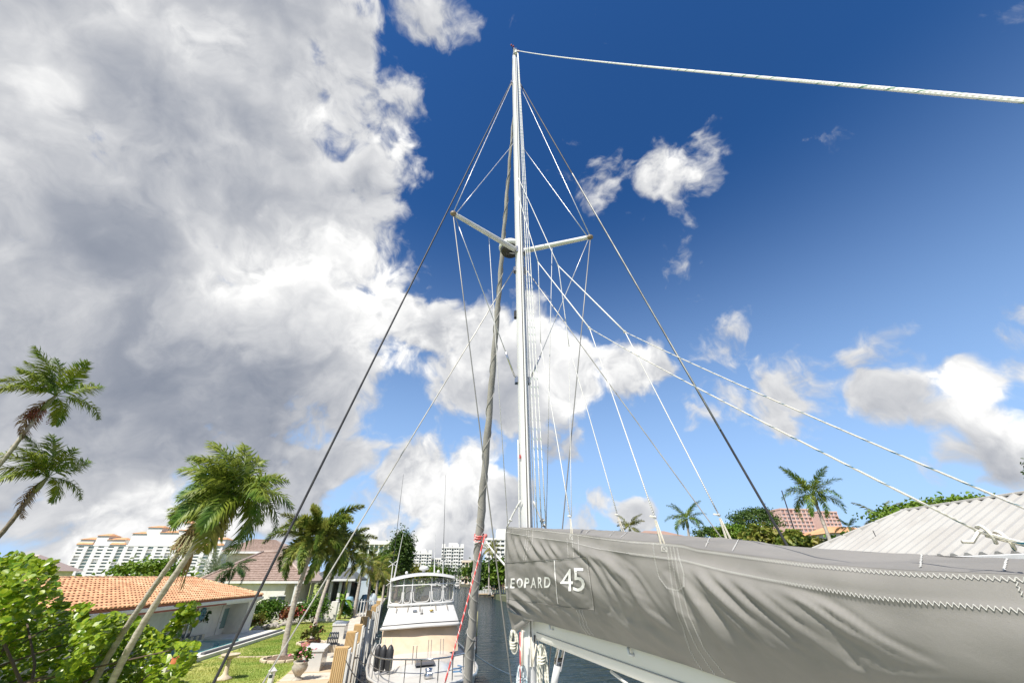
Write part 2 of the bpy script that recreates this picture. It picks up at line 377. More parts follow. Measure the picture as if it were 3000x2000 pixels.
walls = MB(); walls.prism([tuple(sw(-60,-.6,-1.5)),tuple(sw(75,-.6,-1.5)),tuple(sw(75,-.1,-1.5)),tuple(sw(-60,-.1,-1.5))],(0,0,2.7))
tag(walls.build('sea_wall', conc, base=False), 'grey concrete sea wall holding up the lawn beside the canal', 'sea wall')
# walkway of cast slabs along the wall
walk = tag(MB().prism([tuple(sw(-60,-1.75,GZ-.3)),tuple(sw(75,-1.75,GZ-.3)),tuple(sw(75,.25,GZ-.3)),tuple(sw(-60,.25,GZ-.3))],(0,0,.304)).build('walkway', conc_l, base=False), kind='structure')
for k in range(-3, 22):
    a0 = k*1.55; mb = MB(); mb.prism([tuple(sw(a0+.01,-1.74,GZ+.008)),tuple(sw(a0+1.53,-1.74,GZ+.008)),tuple(sw(a0+1.53,.24,GZ+.008)),tuple(sw(a0+.01,.24,GZ+.008))],(0,0,.055+.01*((k*7)%3)))
    mb.build('slab', [conc_l, mat('tan_concrete',(.60,.47,.31),.85,(.50,.38,.25),1.5,bump=.25)][k <= 1 and k >= -3 and (k % 2)], walk)
# right bank and far bank
rb = MB(); rb.prism([(13.2,-60,-1.5),(13.2,95,-1.5),(10.5,118,-1.5),(7.5,262,-1.5),(900,262,-1.5),(900,-60,-1.5)],(0,0,2.6))
tag(rb.build('right_bank', far_m, base=False), kind='structure')
fb_ = MB(); fb_.prism([(-900,262.02,-1.5),(900,262.02,-1.5),(1400,3000,-1.5),(-1400,3000,-1.5)],(0,0,2.5))
tag(fb_.build('far_ground', far_m, base=False), kind='structure')
# ------------------------------------------------------------------ the sailing catamaran carrying the rig (its hull lies below the frame)
cat_root = thing('sailing_catamaran', (1.0, 4.0, 0), 'white sailing catamaran under the tall mast', 'catamaran')
for sx in (-2.75, 2.75):
    def hull(u, v, sx=sx):
        y = -3+14.4*u; hw = .85*min(1, (1-u)**.55*1.5+.02)*(.85+.15*min(1,u*5)); a = math.pi*(v-.5)
        zz = 1.75+.15*u if v in (0.0, 1.0) else 0
        x = math.sin(a)*hw*(1 if abs(math.sin(a)) < .99 else 1); z = -.5*math.cos(a)**.6*1.0 if 0 < v < 1 else 1.75+.15*u
        return (1.0+sx+x, y, z)
    MB().grid(hull, 24, 10).build('hull', gel, cat_root, True)
    dk = MB(); L = [(1.0+sx-.85*min(1,(1-u)**.55*1.5+.02), -3+14.4*u, 1.76+.15*u) for u in np.linspace(0,1,16)]; Rr = [(2*(1.0+sx)-x,y,z) for x,y,z in L]
    dk.add(L+Rr, [(i,i+16,i+17,i+1) for i in range(15)]); dk.build('side_deck', gel, cat_root)
MB().bbox(-1.1, 3.1, -2.6, 8.6, .75, 1.78, .1).build('bridge_deck', gel, cat_root)
MB().bbox(-.9, 2.9, 1.2, 8.2, 1.79, 2.95, .35).build('coachroof', gel, cat_root)
MB().tube([(-1.75,11.0,1.75),(3.75,11.0,1.75)], .09, 12).build('crossbeam', mast_paint, cat_root, True)
MB().tube([(.8,8.5,1.5),(.35,12.4,1.72)], .08, 10).build('bowsprit', mast_paint, cat_root, True)
# ------------------------------------------------------------------ mast
MY = 6.6
def mast_x(z): return .905+(20.77-z)*.0088 if z > 11 else .991+(11-z)*.0083
mast = thing('mast', (mast_x(2.9), MY, 2.94), 'tall white mast with two spreaders and a radar dome', 'mast')
def oval(z, hw, hl, n=28): return [(mast_x(z)+hw*math.cos(2*math.pi*j/n)*(1), MY+hl*math.sin(2*math.pi*j/n), z) for j in range(n)]
mb = MB(); zs = list(np.linspace(2.94, 19.6, 14))+[20.4, 20.72]; n = 28; vs = []
for z in zs:
    k = 1.0 if z < 19.7 else .80
    vs += oval(z, .098*k, .15*k)
mb.add(vs, [(i*n+j, i*n+(j+1)%n, (i+1)*n+(j+1)%n, (i+1)*n+j) for i in range(len(zs)-1) for j in range(n)]+[tuple(range((len(zs)-1)*n, len(zs)*n))])
mb.build('mast_tube', mast_paint, mast, True)
mb = MB()                                             # sail track with its groove on the aft face
for dx, w_ in ((-.022,.012),(.022,.012)):
    mb.add([(mast_x(z)+dx+sx_*w_, MY-.150-.018*q, z) for z in (4.0,20.3) for q in (0,1) for sx_ in (-1,1)], [(0,1,3,2),(4,6,7,5),(0,2,6,4),(1,5,7,3),(2,3,7,6)])
mb.build('sail_track', mat('track_white',(.74,.73,.70),.4), mast)
mb = MB(); mb.add([(mast_x(z)+sx_*.011, MY-.1515, z) for z in (4.0,20.3) for sx_ in (-1,1)], [(0,1,3,2)]); mb.build('track_groove', mat('groove',(.16,.15,.13),.7), mast)
MB().bbox(mast_x(20.7)-.07, mast_x(20.7)+.07, MY-.26, MY+.22, 20.69, 20.80, .02).build('masthead_crane', steel, mast)
MB().tube([(mast_x(20.7)+.02,MY-.2,20.7),(mast_x(20.7)+.02,MY-.2,20.52)], .05, 10).build('sheave_box', white_paint, mast)
mb = MB(); p0 = Vector((mast_x(20.8)-.02, MY, 20.8)); mb.tube([p0, p0+Vector((-.03,.02,.52))], .012, 6); mb.tube([p0+Vector((-.03,.02,.5)), p0+Vector((-.10,-.05,.62))], .01, 6); mb.tube([p0+Vector((-.03,.02,.5)), p0+Vector((.16,.05,.50))], .008, 6)
vane = mb.build('wind_instrument', black_rub, mast)
mb = MB()
for q in ((-.10,-.05,.64),(-.02,.0,.70),(.17,.05,.52)): MB().ball(p0+Vector(q), .035, 8, 5).build('cup', mat('red_cup',(.30,.04,.05),.5), vane, True)
MB().tube([p0+Vector((.10,-.05,0)), p0+Vector((.10,-.05,.28))], .014, 6).build('antenna', white_paint, mast)
# spreaders (swept aft), joined by end caps
SZ = 11.35; TIPL = Vector((-.50, 5.40, 11.12)); TIPR = Vector((2.29, 5.52, 10.95))
mid = Vector((mast_x(SZ), MY-.05, SZ))
for tip, sgn in ((TIPL,-1),(TIPR,1)):
    st = mid+Vector((sgn*.07,0,.05)); mb = MB(); k = 10
    mb.tube([st.lerp(tip, i/k) for i in range(k+1)], [.062-.018*i/k for i in range(k+1)], 12)
    sp_ = mb.build('spreader', mat('spreader_paint',(.72,.72,.70),.35,(.60,.60,.58),3), mast, True)
    MB().ball(tip, .055, 10, 6, (1.2,1,1)).build('end_cap', mat('brass_brown',(.22,.17,.11),.5), sp_, True)
    MB().bbox(st.x-.05, st.x+.05, st.y-.08, st.y+.08, st.z-.09, st.z+.09, .02).build('root_bracket', steel, sp_)
# radar dome on a bracket ahead of the mast, hanging to port
rc = Vector((mast_x(11.15)-.19, MY+.32, 11.78)); mb = MB()
mb.lathe([(.0,-.02),(.24,-.02),(.27,.05),(.26,.12),(.18,.18),(.0,.20)], 20, rc); rd = mb.build('radar_dome', white_paint, mast, True)
MB().lathe([(.0,-.10),(.20,-.10),(.235,-.021),(.0,-.019)], 20, rc).build('dome_base', mat('dome_black',(.03,.03,.035),.5), rd, True)
mb = MB(); mb.tube([rc+Vector((.0,0,-.1)), Vector((mast_x(10.9), MY+.1, 11.45))], .02, 6); mb.tube([rc+Vector((.08,-.1,-.1)), Vector((mast_x(10.9)+.04, MY+.12, 11.45))], .02, 6); mb.build('radar_bracket', steel, rd)
MB().bbox(mast_x(9.9)-.14, mast_x(9.9)-.08, MY+.0, MY+.10, 9.6, 9.78, .02).build('deck_light', black_rub, mast)
for z, sx_ in ((10.86,-1),(10.86,1),(18.92,-1),(18.92,1),(8.15,-1),(8.15,1)):
    x = mast_x(z); MB().bbox(min(x+sx_*.085,x+sx_*.15), max(x+sx_*.085,x+sx_*.15), MY-.06, MY+.06, z-.06, z+.07, .015).build('tang', steel, mast)
MB().bbox(mast_x(6.6)-.105, mast_x(6.6)-.085, MY-.12, MY-.09, 6.68, 6.74, .005).build('red_mark', mat('red_tape',(.5,.03,.03),.6), mast)
# ------------------------------------------------------------------ standing rigging
def line(name, pts, r, m, label, cat='rope', group=None, n=6, smooth=True):
    return tag(MB().tube(pts, r, n).build(name, m, None, smooth), label, cat, group)
HND = Vector((mast_x(18.92), MY-.02, 18.92)); DL = Vector((-2.72, 6.3, 1.9)); DR = Vector((4.72, 6.05, 1.9))
def through(a, b, zend):                               # extend a->b until it reaches height zend
    a, b = Vector(a), Vector(b); t = (zend-a.z)/(b.z-a.z); return a+(b-a)*t
hl = HND+Vector((-.13,0,0)); hr = HND+Vector((.12,0,.1))
bl = through(hl, atX(625,2000,-2.55), 1.86); br = through(hr, atX(2305,1595,4.45), 1.86)
line('shroud', sag(hl, bl, 0, 6), .017, dark_wire, 'dark shroud from the masthead down to the lawn side of the boat', 'shroud', n=8)
line('shroud', sag(hr, br, 0, 6), .017, dark_wire, 'dark shroud from the masthead down towards the white metal roof', 'shroud', n=8)
line('shroud_cover', sag(hr+(br-hr)*.30+Vector((-.012,-.02,0)), hr+(br-hr)*.70+Vector((-.012,-.02,0)), 0, 4), .011, mat('worn_white',(.65,.63,.58),.6,(.35,.34,.32),3), 'worn pale sleeve on the shroud above the white metal roof', 'sleeve')
for tip, sgn, side in ((TIPL,-1,'radar side'),(TIPR,1,'side away from the radar')):
    x = lambda z: mast_x(z)+sgn*.12
    line('stay', sag(Vector((x(18.9),MY-.02,18.88)), tip+Vector((0,0,.04)), 0, 4), .0095, wire, 'thin upper stay, masthead to spreader tip, '+side, 'stay')
    line('stay', sag(Vector((x(15.6)-sgn*.02,MY-.02,15.55)), tip+Vector((-sgn*.07,0,.04)), 0, 4), .0085, wire, 'short diagonal stay, upper mast to spreader tip, '+side, 'stay')
    e = Vector((x(8.15)+sgn*.01,MY-.02,8.15))
    line('stay', sag(tip+Vector((-sgn*.03,.02,-.04)), e, 0, 4), .0085, wire, 'lower diagonal stay, spreader tip back to mast, '+side, 'stay')
    line('turnbuckle', sag(e+(tip-e)*.02, e+(tip-e)*.16, 0, 3), .018, steel, 'steel turnbuckle at the mast end of the diagonal stay, '+side, 'turnbuckle', n=8)
    foot = Vector((mast_x(3.2)+sgn*.10, MY+.12, 2.95))
    line('stay', sag(tip+Vector((0,0,-.04)), foot, 0, 4), .0095, mat('wire_grey',(.28,.27,.25),.5,metal=.4), 'long grey stay, spreader tip to mast foot, '+side, 'stay')
lw = Vector((mast_x(10.86), MY-.03, 10.86))
for sgn, px, xx, side in ((-1,(770,2000),-2.45,'lawn side'),(1,(2110,1570),4.35,'white roof side')):
    st = lw+Vector((sgn*.14,0,0)); en = through(st, atX(px[0],px[1],xx), 1.86)
    line('lower_shroud', sag(st, en, 0, 5), .0105, mat('wire_pale',(.60,.57,.50),.45,(.42,.40,.36),5,metal=.3), 'thin pale lower shroud from under the spreaders to the deck, '+side, 'shroud')
# flag halyards under the spreaders
fl = mid+Vector((-.07,0,.05)); fa = fl.lerp(TIPL, .48)+Vector((0,0,-.05)); line('flag_halyard', [fa, atY(1488,1545,6.3)], .006, rope_white, 'thin white line hanging from the radar side spreader to the sail cover', 'rope')
fr = mid+Vector((.07,0,.05)); fb1 = fr.lerp(TIPR, .46)+Vector((0,0,-.05)); line('flag_halyard', [fb1, atY(1600,1560,6.9)], .006, rope_white, 'thin white line hanging from the spreader away from the radar', 'rope')
# ------------------------------------------------------------------ furled headsail on the forestay
ftop = Vector((mast_x(18.3)-.02, MY+.18, 18.0))
def _fx(xf):
    b = Vector((xf,12.3,1.75)); best = min((abs(1000-((q-_C).dot(_up)/(q-_C).dot(_fw))*FPX-1600), 1500+FPX*(q-_C).dot(_rt)/(q-_C).dot(_fw)) for q in (ftop.lerp(b,k/500) for k in range(501))); return best[1]
FXF = min(np.arange(-.8,1.2,.02), key=lambda x: abs(_fx(x)-1402)); FXF = float(FXF)
furl = thing('furled_headsail', (FXF, 12.3, 1.75), 'furled headsail wrapped in a grey cover ahead of the mast', 'sail')
ft = Vector((mast_x(18.3)-.02, MY+.18, 18.0)); fbm = Vector((FXF, 12.3, 1.75))
pa = atY(1470,750,0.0001) if False else None
FP = []
for i in range(60):
    s_ = i/59; p = ft.lerp(fbm, s_); r_ = .02 if s_ < .05 else (.03+.072*min(1, (s_-.05)/.75)**.8)*(1 if s_ < .97 else .6)
    r_ *= 1+.06*math.sin(s_*170)+.05*math.sin(s_*63+1); FP.append((p+Vector((.012*math.sin(s_*90), 0, 0)), r_))
cover_m = mat('grey_canvas_wrap', (.27,.255,.225), .85, (.35,.33,.295), 6, bump=.5, bscale=60, stretch=(1,1,.25))
MB().tube([p for p,_ in FP], [r for _,r in FP], 14).build('cover', cover_m, furl, True)
mb = MB(); pts = []                                    # spiral seams and wraps
for k in range(900):
    s_ = .06+.90*k/899; p = ft.lerp(fbm, s_); r_ = (.03+.072*min(1,(s_-.05)/.75)**.8)*1.06; a = s_*2*math.pi*15; d = (fbm-ft).normalized(); e1 = Vector((1,0,0)); e1 = (e1-d*e1.dot(d)).normalized(); e2 = d.cross(e1)
    pts.append(p+e1*math.cos(a)*r_+e2*math.sin(a)*r_)
mb.tube(pts, .010, 4); mb.build('spiral_seam', mat('seam_grey',(.33,.315,.285),.8), furl)
mb = MB(); pts = []
for k in range(400):
    s_ = .70+.27*k/399; p = ft.lerp(fbm, s_); r_ = (.03+.072*min(1,(s_-.05)/.75)**.8)*1.07; a = -s_*2*math.pi*42; d = (fbm-ft).normalized(); e1 = Vector((1,0,0)); e1 = (e1-d*e1.dot(d)).normalized(); e2 = d.cross(e1)
    pts.append(p+e1*math.cos(a)*r_+e2*math.sin(a)*r_)
mb.tube(pts, .009, 4); mb.build('sheet_wrap', mat('wrap_cord',(.42,.40,.36),.8), furl)
def on_furl(y_px):                                     # point of the furled sail that shows at image row y_px
    best = min((abs(1000-((ft.lerp(fbm,k/400)-_C).dot(_up)/(ft.lerp(fbm,k/400)-_C).dot(_fw))*FPX-y_px), k) for k in range(401))[1]; return ft.lerp(fbm, best/400)
q = on_furl(1565); d = (fbm-ft).normalized(); mb = MB()
for zz, rr in ((.0,.112),(.05,.116),(.12,.114)):
    mb.tube([q+d*zz+Vector((math.cos(t)*rr, math.sin(t)*rr*.8, math.sin(t)*.05)) for t in np.linspace(0,6.283,25)], .018, 6, False)
mb.ball(q+Vector((.15,-.1,-.03)), .05, 8, 5); tag(mb.build('rope_lashing', rope_red, None, True), 'red rope lashing knotted round the furled headsail', 'rope')
q2 = on_furl(1585); mb = MB(); mb.tube([q2+Vector((math.cos(t)*.115, math.sin(t)*.10, math.sin(t+1)*.06)) for t in np.linspace(0,6.283,25)], .014, 6, False)
tag(mb.build('rope_lashing', rope_white, None, True), 'white cord wrapped round the furled headsail below the red knot', 'rope')
line('red_sheet', sag(q+Vector((.12,-.20,-.05)), atY(1300,2010,10.9), .05, 16), .019, rope_red, 'red and white rope running from the furled headsail to the motor yacht deck', 'rope', n=8)
line('white_sheet', sag(q2+Vector((.15,-.1,0)), Vector((.80,6.95,5.10)), .02, 8), .016, rope_white, 'white line from the furled headsail to the sail cover edge', 'rope', n=8)
# ------------------------------------------------------------------ halyards
hx = mast_x(20)
for i, (dx, r_) in enumerate(((0,.009),(.035,.010),(.075,.009))):
    a = Vector((hx+.06+dx*.3, MY-.24, 20.45)); b_ = atY(1574+i*13, 1548, 6.35); 
    line('halyard', sag(a, b_, .0, 14), r_, rope_green, ('white main halyard fall, the one closest to the mast','white main halyard fall, the middle one of three','white main halyard fall, the one furthest from the mast')[i], 'rope', 'main halyard falls', 8)
line('halyard', sag(Vector((mast_x(14)+.115,MY-.05,14)), Vector((mast_x(4)+.125,MY-.05,3.6)), 0, 5), .007, rope_white, 'thin white halyard close along the white roof side of the mast', 'rope')
line('halyard', sag(Vector((mast_x(9)-.105,MY-.08,7.0)), Vector((mast_x(4)-.12,MY-.10,3.5)), 0, 5), .009, rope_white, 'thin white halyard close along the lawn side of the mast', 'rope')
# ------------------------------------------------------------------ boom and sail cover
def proj(p):
    d = Vector(p)-_C; z = d.dot(_fw); return 1500+FPX*d.dot(_rt)/z, 1000-FPX*d.dot(_up)/z, z
TH = R(9.5); _MB = Vector((1.05, 6.6, 0)); _RB = Matrix.Rotation(TH, 3, 'Z'); _RI = Matrix.Rotation(-TH, 3, 'Z')   # the boom is swung 9.5 degrees off the boat's axis
def BW(p): p = Vector(p); return _RB @ (p-_MB) + _MB           # boom frame -> world
def WB(p): p = Vector(p); return _RI @ (p-_MB) + _MB
_Cb = WB(_C); _fwb, _rtb, _upb = _RI @ _fw, _RI @ _rt, _RI @ _up
def bX(x, y, v): r = _RI @ ray(x, y); return _Cb + r*((v-_Cb.x)/r.x)
XLIP, XFAR, XB = .75, 1.32, 1.0
def tab(pxs, X, tail):
    q = [bX(x, y, X) for x, y in pxs]; q = sorted([(p.y, p.z) for p in q]); ys = [a for a,_ in q]; zs_ = [b for _,b in q]
    ys = [-.8]+ys; zs_ = [tail]+zs_; return lambda y: float(np.interp(y, ys, zs_))
zLip = tab([(1482,1542),(1540,1546),(1610,1553),(1674,1560),(1751,1571),(1856,1583),(1926,1587),(2000,1594),(2040,1605),(2251,1633),(2368,1647),(2555,1663),(2695,1672),(2835,1676),(3000,1683)], XLIP, 4.92)
zS2 = tab([(1481,1558),(1554,1571),(1674,1587),(1751,1606),(1856,1622),(1926,1631),(2000,1640),(2134,1673),(2251,1696),(2368,1717),(2555,1748),(2695,1762),(2835,1773),(3000,1787)], .72, 4.78)
zFar = tab([(1590,1548),(1716,1550),(1856,1557),(2000,1569),(2171,1579),(2274,1595),(2414,1607),(2602,1619),(2742,1626),(3000,1638)], XFAR, 4.97)
zBot = tab([(1561,1813),(1642,1839),(1716,1858),(1821,1888),(2000,1944),(2162,2000)], XB, 4.47)
YF, YE = 6.76, -.5
def zbot(y): return zBot(y) if y <= 6.28 else 4.51+(y-6.28)/.48*.12
def xbot(y): return XB if y < 5.9 else XB-.23*((y-5.9)/.86)
# long folds of the cloth, as polylines seen in the photograph (image px), with width and depth
FOLDS = [([(1975,1650),(2030,1740),(2110,1860),(2200,1980)],15,1),([(2010,1655),(2090,1740),(2200,1850),(2330,1960)],17,.4),([(2040,1660),(2150,1760),(2270,1870),(2430,2000)],18,.4),
 ([(2075,1668),(2200,1770),(2350,1890),(2480,2010)],20,.4),([(2120,1680),(2260,1780),(2420,1900),(2560,2010)],20,.4),([(2180,1690),(2330,1790),(2480,1900)],20,.6),([(1955,1690),(2000,1800),(2080,1930)],12,.7),
 ([(2260,1720),(2450,1800),(2650,1880),(2900,1950)],40,.13),([(2450,1960),(2650,1980),(3000,2010)],45,.14),
 ([(1490,1570),(1500,1640)],6,.9),([(1508,1575),(1530,1642)],6,1),([(1528,1575),(1562,1642)],7,1),([(1556,1580),(1598,1640)],7,1),([(1585,1585),(1618,1636)],6,.9),([(1610,1590),(1640,1634)],6,.8),
 ([(1690,1598),(1750,1640),(1800,1710),(1860,1800)],9,1.1),([(1720,1600),(1790,1660),(1860,1770)],10,1),([(1765,1620),(1840,1700),(1900,1790),(1990,1870)],12,.9),([(1680,1600),(1730,1640),(1770,1700),(1800,1760)],8,.9),
 ([(1490,1762),(1560,1803)],7,1),([(1510,1735),(1600,1800),(1680,1852)],9,.9),([(1580,1765),(1650,1812),(1700,1858)],8,1),([(1740,1790),(1780,1850),(1800,1880)],8,.8),([(1640,1780),(1690,1820),(1740,1866)],8,.9),
 ([(1500,1690),(1560,1740),(1640,1790)],10,.5),([(1580,1660),(1660,1720),(1740,1790)],10,.45),([(1660,1650),(1720,1700),(1760,1770)],9,.5),([(1800,1800),(1880,1870),(1960,1925)],14,.7),([(1860,1820),(1960,1890),(2060,1960)],14,.7)]
rg = random.Random(5)
for k in range(15): a0 = rg.uniform(-8,8); FOLDS.append(([(1985+25*k,1646+5.6*k),(2050+29*k+a0,1720+5*k),(2130+32*k+a0,1800+5*k),(2240+37*k,1905+4*k)], rg.uniform(8,12), rg.uniform(.55,1.0)))
for k in range(8): FOLDS.append(([(1672+15*k,1592+3*k),(1735+17*k,1650+3*k),(1785+18*k,1730+3*k),(1830+22*k,1800+6*k)], rg.uniform(6,8), rg.uniform(.5,.9)))
for k in range(9): FOLDS.append(([(1490+30*k,1722+6*k),(1545+31*k,1762+6*k),(1620+32*k,1812+7*k)], rg.uniform(5,7), rg.uniform(.4,.8)))
for k in range(40):
    x0 = rg.uniform(1490, 2500); y0 = 1600+(x0-1480)*.12+rg.uniform(0,170); L = rg.uniform(40,150)*(.6+(x0-1480)/900); a = rg.uniform(.62,.98)
    FOLDS.append(([(x0,y0),(x0+L*.5*math.cos(a)*.9,y0+L*.5*math.sin(a)),(x0+L*math.cos(a*.92),y0+L*math.sin(a*.92))], rg.uniform(3,6)*(.7+(x0-1480)/900), rg.choice((-1,1))*rg.uniform(.2,.45)))
_seg = []
FOLDS = [([(p.x,p.y) for p in curve3([(x,y,0) for x,y in pl_],4)], wd, am) for pl_, wd, am in FOLDS]
for pl_, wd, am in FOLDS:
    n_ = len(pl_)-1
    for i in range(n_):
        s0 = i/n_; s1 = (i+1)/n_; _seg.append((pl_[i][0],pl_[i][1],pl_[i+1][0],pl_[i+1][1],wd,am,s0,s1))
SEG = np.array(_seg); NF = []
c_ = 0
for pl_, wd, am in FOLDS: NF.append((c_, c_+len(pl_)-1)); c_ += len(pl_)-1
def fold_px(PX, PY):
    out = np.zeros_like(PX)
    for a, b in NF:
        bestd = np.full_like(PX, 1e9); bs = np.zeros_like(PX); wd = SEG[a,4]; am = SEG[a,5]
        for k in range(a, b):
            x0,y0,x1,y1,_,_,s0,s1 = SEG[k]; dx, dy = x1-x0, y1-y0; L2 = dx*dx+dy*dy
            t = np.clip(((PX-x0)*dx+(PY-y0)*dy)/L2, 0, 1); d = np.hypot(PX-x0-t*dx, PY-y0-t*dy)
            sd = np.sign((PX-x0)*dy-(PY-y0)*dx); m_ = d < bestd; bestd = np.where(m_, d*1, bestd); bs = np.where(m_, s0+t*(s1-s0), bs)
        env = np.sin(np.pi*np.clip(bs*.86+.10, 0, 1))**.8
        u = bestd/wd; out += am*wd*env*(np.exp(-np.abs(u)**1.45)-.40*np.exp(-(u-1.8)**2*1.1))
    return out
NU, NV = 420, 90
us = np.linspace(0, 1, NU+1); YS = YE+(YF-YE)*us**1.9
def left_base(y, v):
    zl, zb, xb = zLip(y), zbot(y), xbot(y)
    bul = .085*min(1, max(.25,(YF-y)/1.5))
    x = XLIP+(xb-XLIP)*v**2.2-bul*math.sin(math.pi*min(1,v*1.02))**.9
    return x, zl+(zb-zl)*v
BX = np.zeros((NU+1,NV+1)); BZ = np.zeros_like(BX); BY = np.zeros_like(BX)
for i, y in enumerate(YS):
    for j in range(NV+1):
        x, z = left_base(y, j/NV); BX[i,j], BY[i,j], BZ[i,j] = x, y, z
D_ = np.stack([BX-_Cb.x, BY-_Cb.y, BZ-CAM_H], -1); zc = D_@np.array(_fwb); zcs = np.where(zc < .15, .15, zc)
PXg = 1500+FPX*(D_@np.array(_rtb))/zcs; PYg = 1000-FPX*(D_@np.array(_upb))/zcs
disp = fold_px(PXg, PYg)*zcs/FPX*1.3
tv = np.linspace(0,1,NV+1)[None,:]
s2v = np.array([(zLip(y)-zS2(y))/max(zLip(y)-zbot(y),1e-3) for y in YS])[:,None]
band = np.clip((tv-s2v)/.10, 0, 1); disp = disp*np.where(tv < s2v, .25, .25+.75*band)*np.clip((1-tv)/.06,0,1)
disp += .006*np.exp(-((tv-s2v)/.02)**2)*1.0        # raised seams
disp += .018*np.sin(BY*4.2+1.0)*np.exp(-((tv-s2v*.5)/(s2v*.45+.02))**2)          # the top band rolls a little
for i in range(NU+1):
    for j in range(0, NV+1, 1):
        disp[i,j] += .006*mnoise.noise((BY[i,j]*7, BZ[i,j]*9, 1.3))
LX = BX-disp*.97; LZ = BZ+disp*.10
def left_at(y, v):
    fi = np.interp(y, YS, np.arange(NU+1)); i = min(int(fi), NU-1); a = fi-i; v = min(max(v,0),1); fj = v*NV; j = min(int(fj), NV-1); b = fj-j
    def q(Mx): return (Mx[i,j]*(1-a)+Mx[i+1,j]*a)*(1-b)+(Mx[i,j+1]*(1-a)+Mx[i+1,j+1]*a)*b
    return Vector((q(LX), y, q(LZ)))
def on_cover(px, py, off=.004):                        # image px -> point lying on the left face of the cover
    X = .68
    for _ in range(6):
        p = bX(px, py, X); y = min(max(p.y, YE), YF); v = (zLip(y)-p.z)/(zLip(y)-zbot(y)); s_ = left_at(y, v); X = .5*X+.5*s_.x
    s_.x -= off; return s_
cover = thing('sail_cover', tuple(BW((1.0,3.0,4.6))), 'grey canvas sail cover with white stitching and lettering along the boom', 'sail cover', rz=TH); ORG[cover.name] = (1.0,3.0,4.6)
canvas = bpy.data.materials.new('grey_canvas'); canvas.use_nodes = True; t = NT(canvas.node_tree); b = t.n['Principled BSDF']; b.inputs['Roughness'].default_value = .82; b.inputs['Specular IOR Level'].default_value = .25
ob = t.node('ShaderNodeTexCoord').outputs['Object']; n1 = t.noise(ob, 2.2, 5); n2 = t.noise(t.vm('MULTIPLY', ob, (1,1,1)), 900, 2); n3 = t.noise(ob, 14, 5, .7)
cc = t.mix(t.mr(n1,.3,.7), (.215,.206,.190,1), (.262,.250,.231,1)); cc = t.mix(t.m('MULTIPLY', t.mr(n3,.58,.80), .28), cc, (.36,.345,.32,1)); st_ = t.noise(t.vm('MULTIPLY', ob, (1,.6,2.2)), 1.6, 6, .65); cc = t.mix(t.m('MULTIPLY', t.mr(st_,.50,.72), .35), cc, (.17,.163,.15,1)); cc = t.mix(t.m('MULTIPLY', n2, .30), cc, (.165,.158,.148,1))
t.l.new(cc, b.inputs['Base Color']); bn = t.node('ShaderNodeBump', {'Strength': .35, 'Distance': .004, 'Height': n2}); bn2 = t.node('ShaderNodeBump', {'Strength': .12, 'Distance': .02, 'Height': n3, 'Normal': bn.outputs[0]}); t.l.new(bn2.outputs[0], b.inputs['Normal'])
O = np.array(ORG[cover.name]); Vl = np.stack([LX,BY,LZ],-1).reshape(-1,3)-O
idx = np.arange((NU+1)*(NV+1)).reshape(NU+1,NV+1); Fl = np.stack([idx[:-1,:-1],idx[:-1,1:],idx[1:,1:],idx[1:,:-1]],-1).reshape(-1,4)
np_obj('side_panel', Vl, Fl, canvas, cover, smooth=True)
def top_fn(u, v):
    y = YE+(6.36-YE)*u**1.9; l = left_at(y, 0); f = Vector((XFAR, y, zFar(y))); p = l.lerp(f, v)
    p.z += .018*math.sin(math.pi*v)*math.sin(y*5+v*2)-.012*math.sin(math.pi*v)+.008*mnoise.noise((y*6,v*5,3)); 
    if v == 0: p.z += .002
    return p
mt = MB(); rows = [y for y in YS if y <= 6.38]; nv_ = 14; vs_ = []
for y in rows:
    u_ = ((min(y,6.36)-YE)/(6.36-YE))**(1/1.9)
    for j in range(nv_+1):
        p = Vector(top_fn(u_, j/nv_)) if j else left_at(y, 0)+Vector((-.0005,0,.0005))
        vs_.append(p)
mt.add(vs_, [(i*(nv_+1)+j,(i+1)*(nv_+1)+j,(i+1)*(nv_+1)+j+1,i*(nv_+1)+j+1) for i in range(len(rows)-1) for j in range(nv_)]); mt.build('top_panel', canvas, cover, True)
def far_fn(u, v):
    y = YE+(YF-YE)*u; zf, zb = zFar(min(y,6.64)), zbot(y); return (XFAR-.02*0+.06*math.sin(math.pi*v)-(XFAR-1.30)*v, y, zf+(zb-zf)*v+.0)
MB().grid(far_fn, 60, 12).build('far_panel', canvas, cover, True)
MB().grid(lambda u,v: ((left_at(YF,v).x*(1-u)+XFAR*u), YF+.10*math.sin(math.pi*u), (left_at(YF,v).z*(1-u)+(zFar(6.64)+(zbot(YF)-zFar(6.64))*v)*u)), 10, 12).build('front_panel', canvas, cover, True)
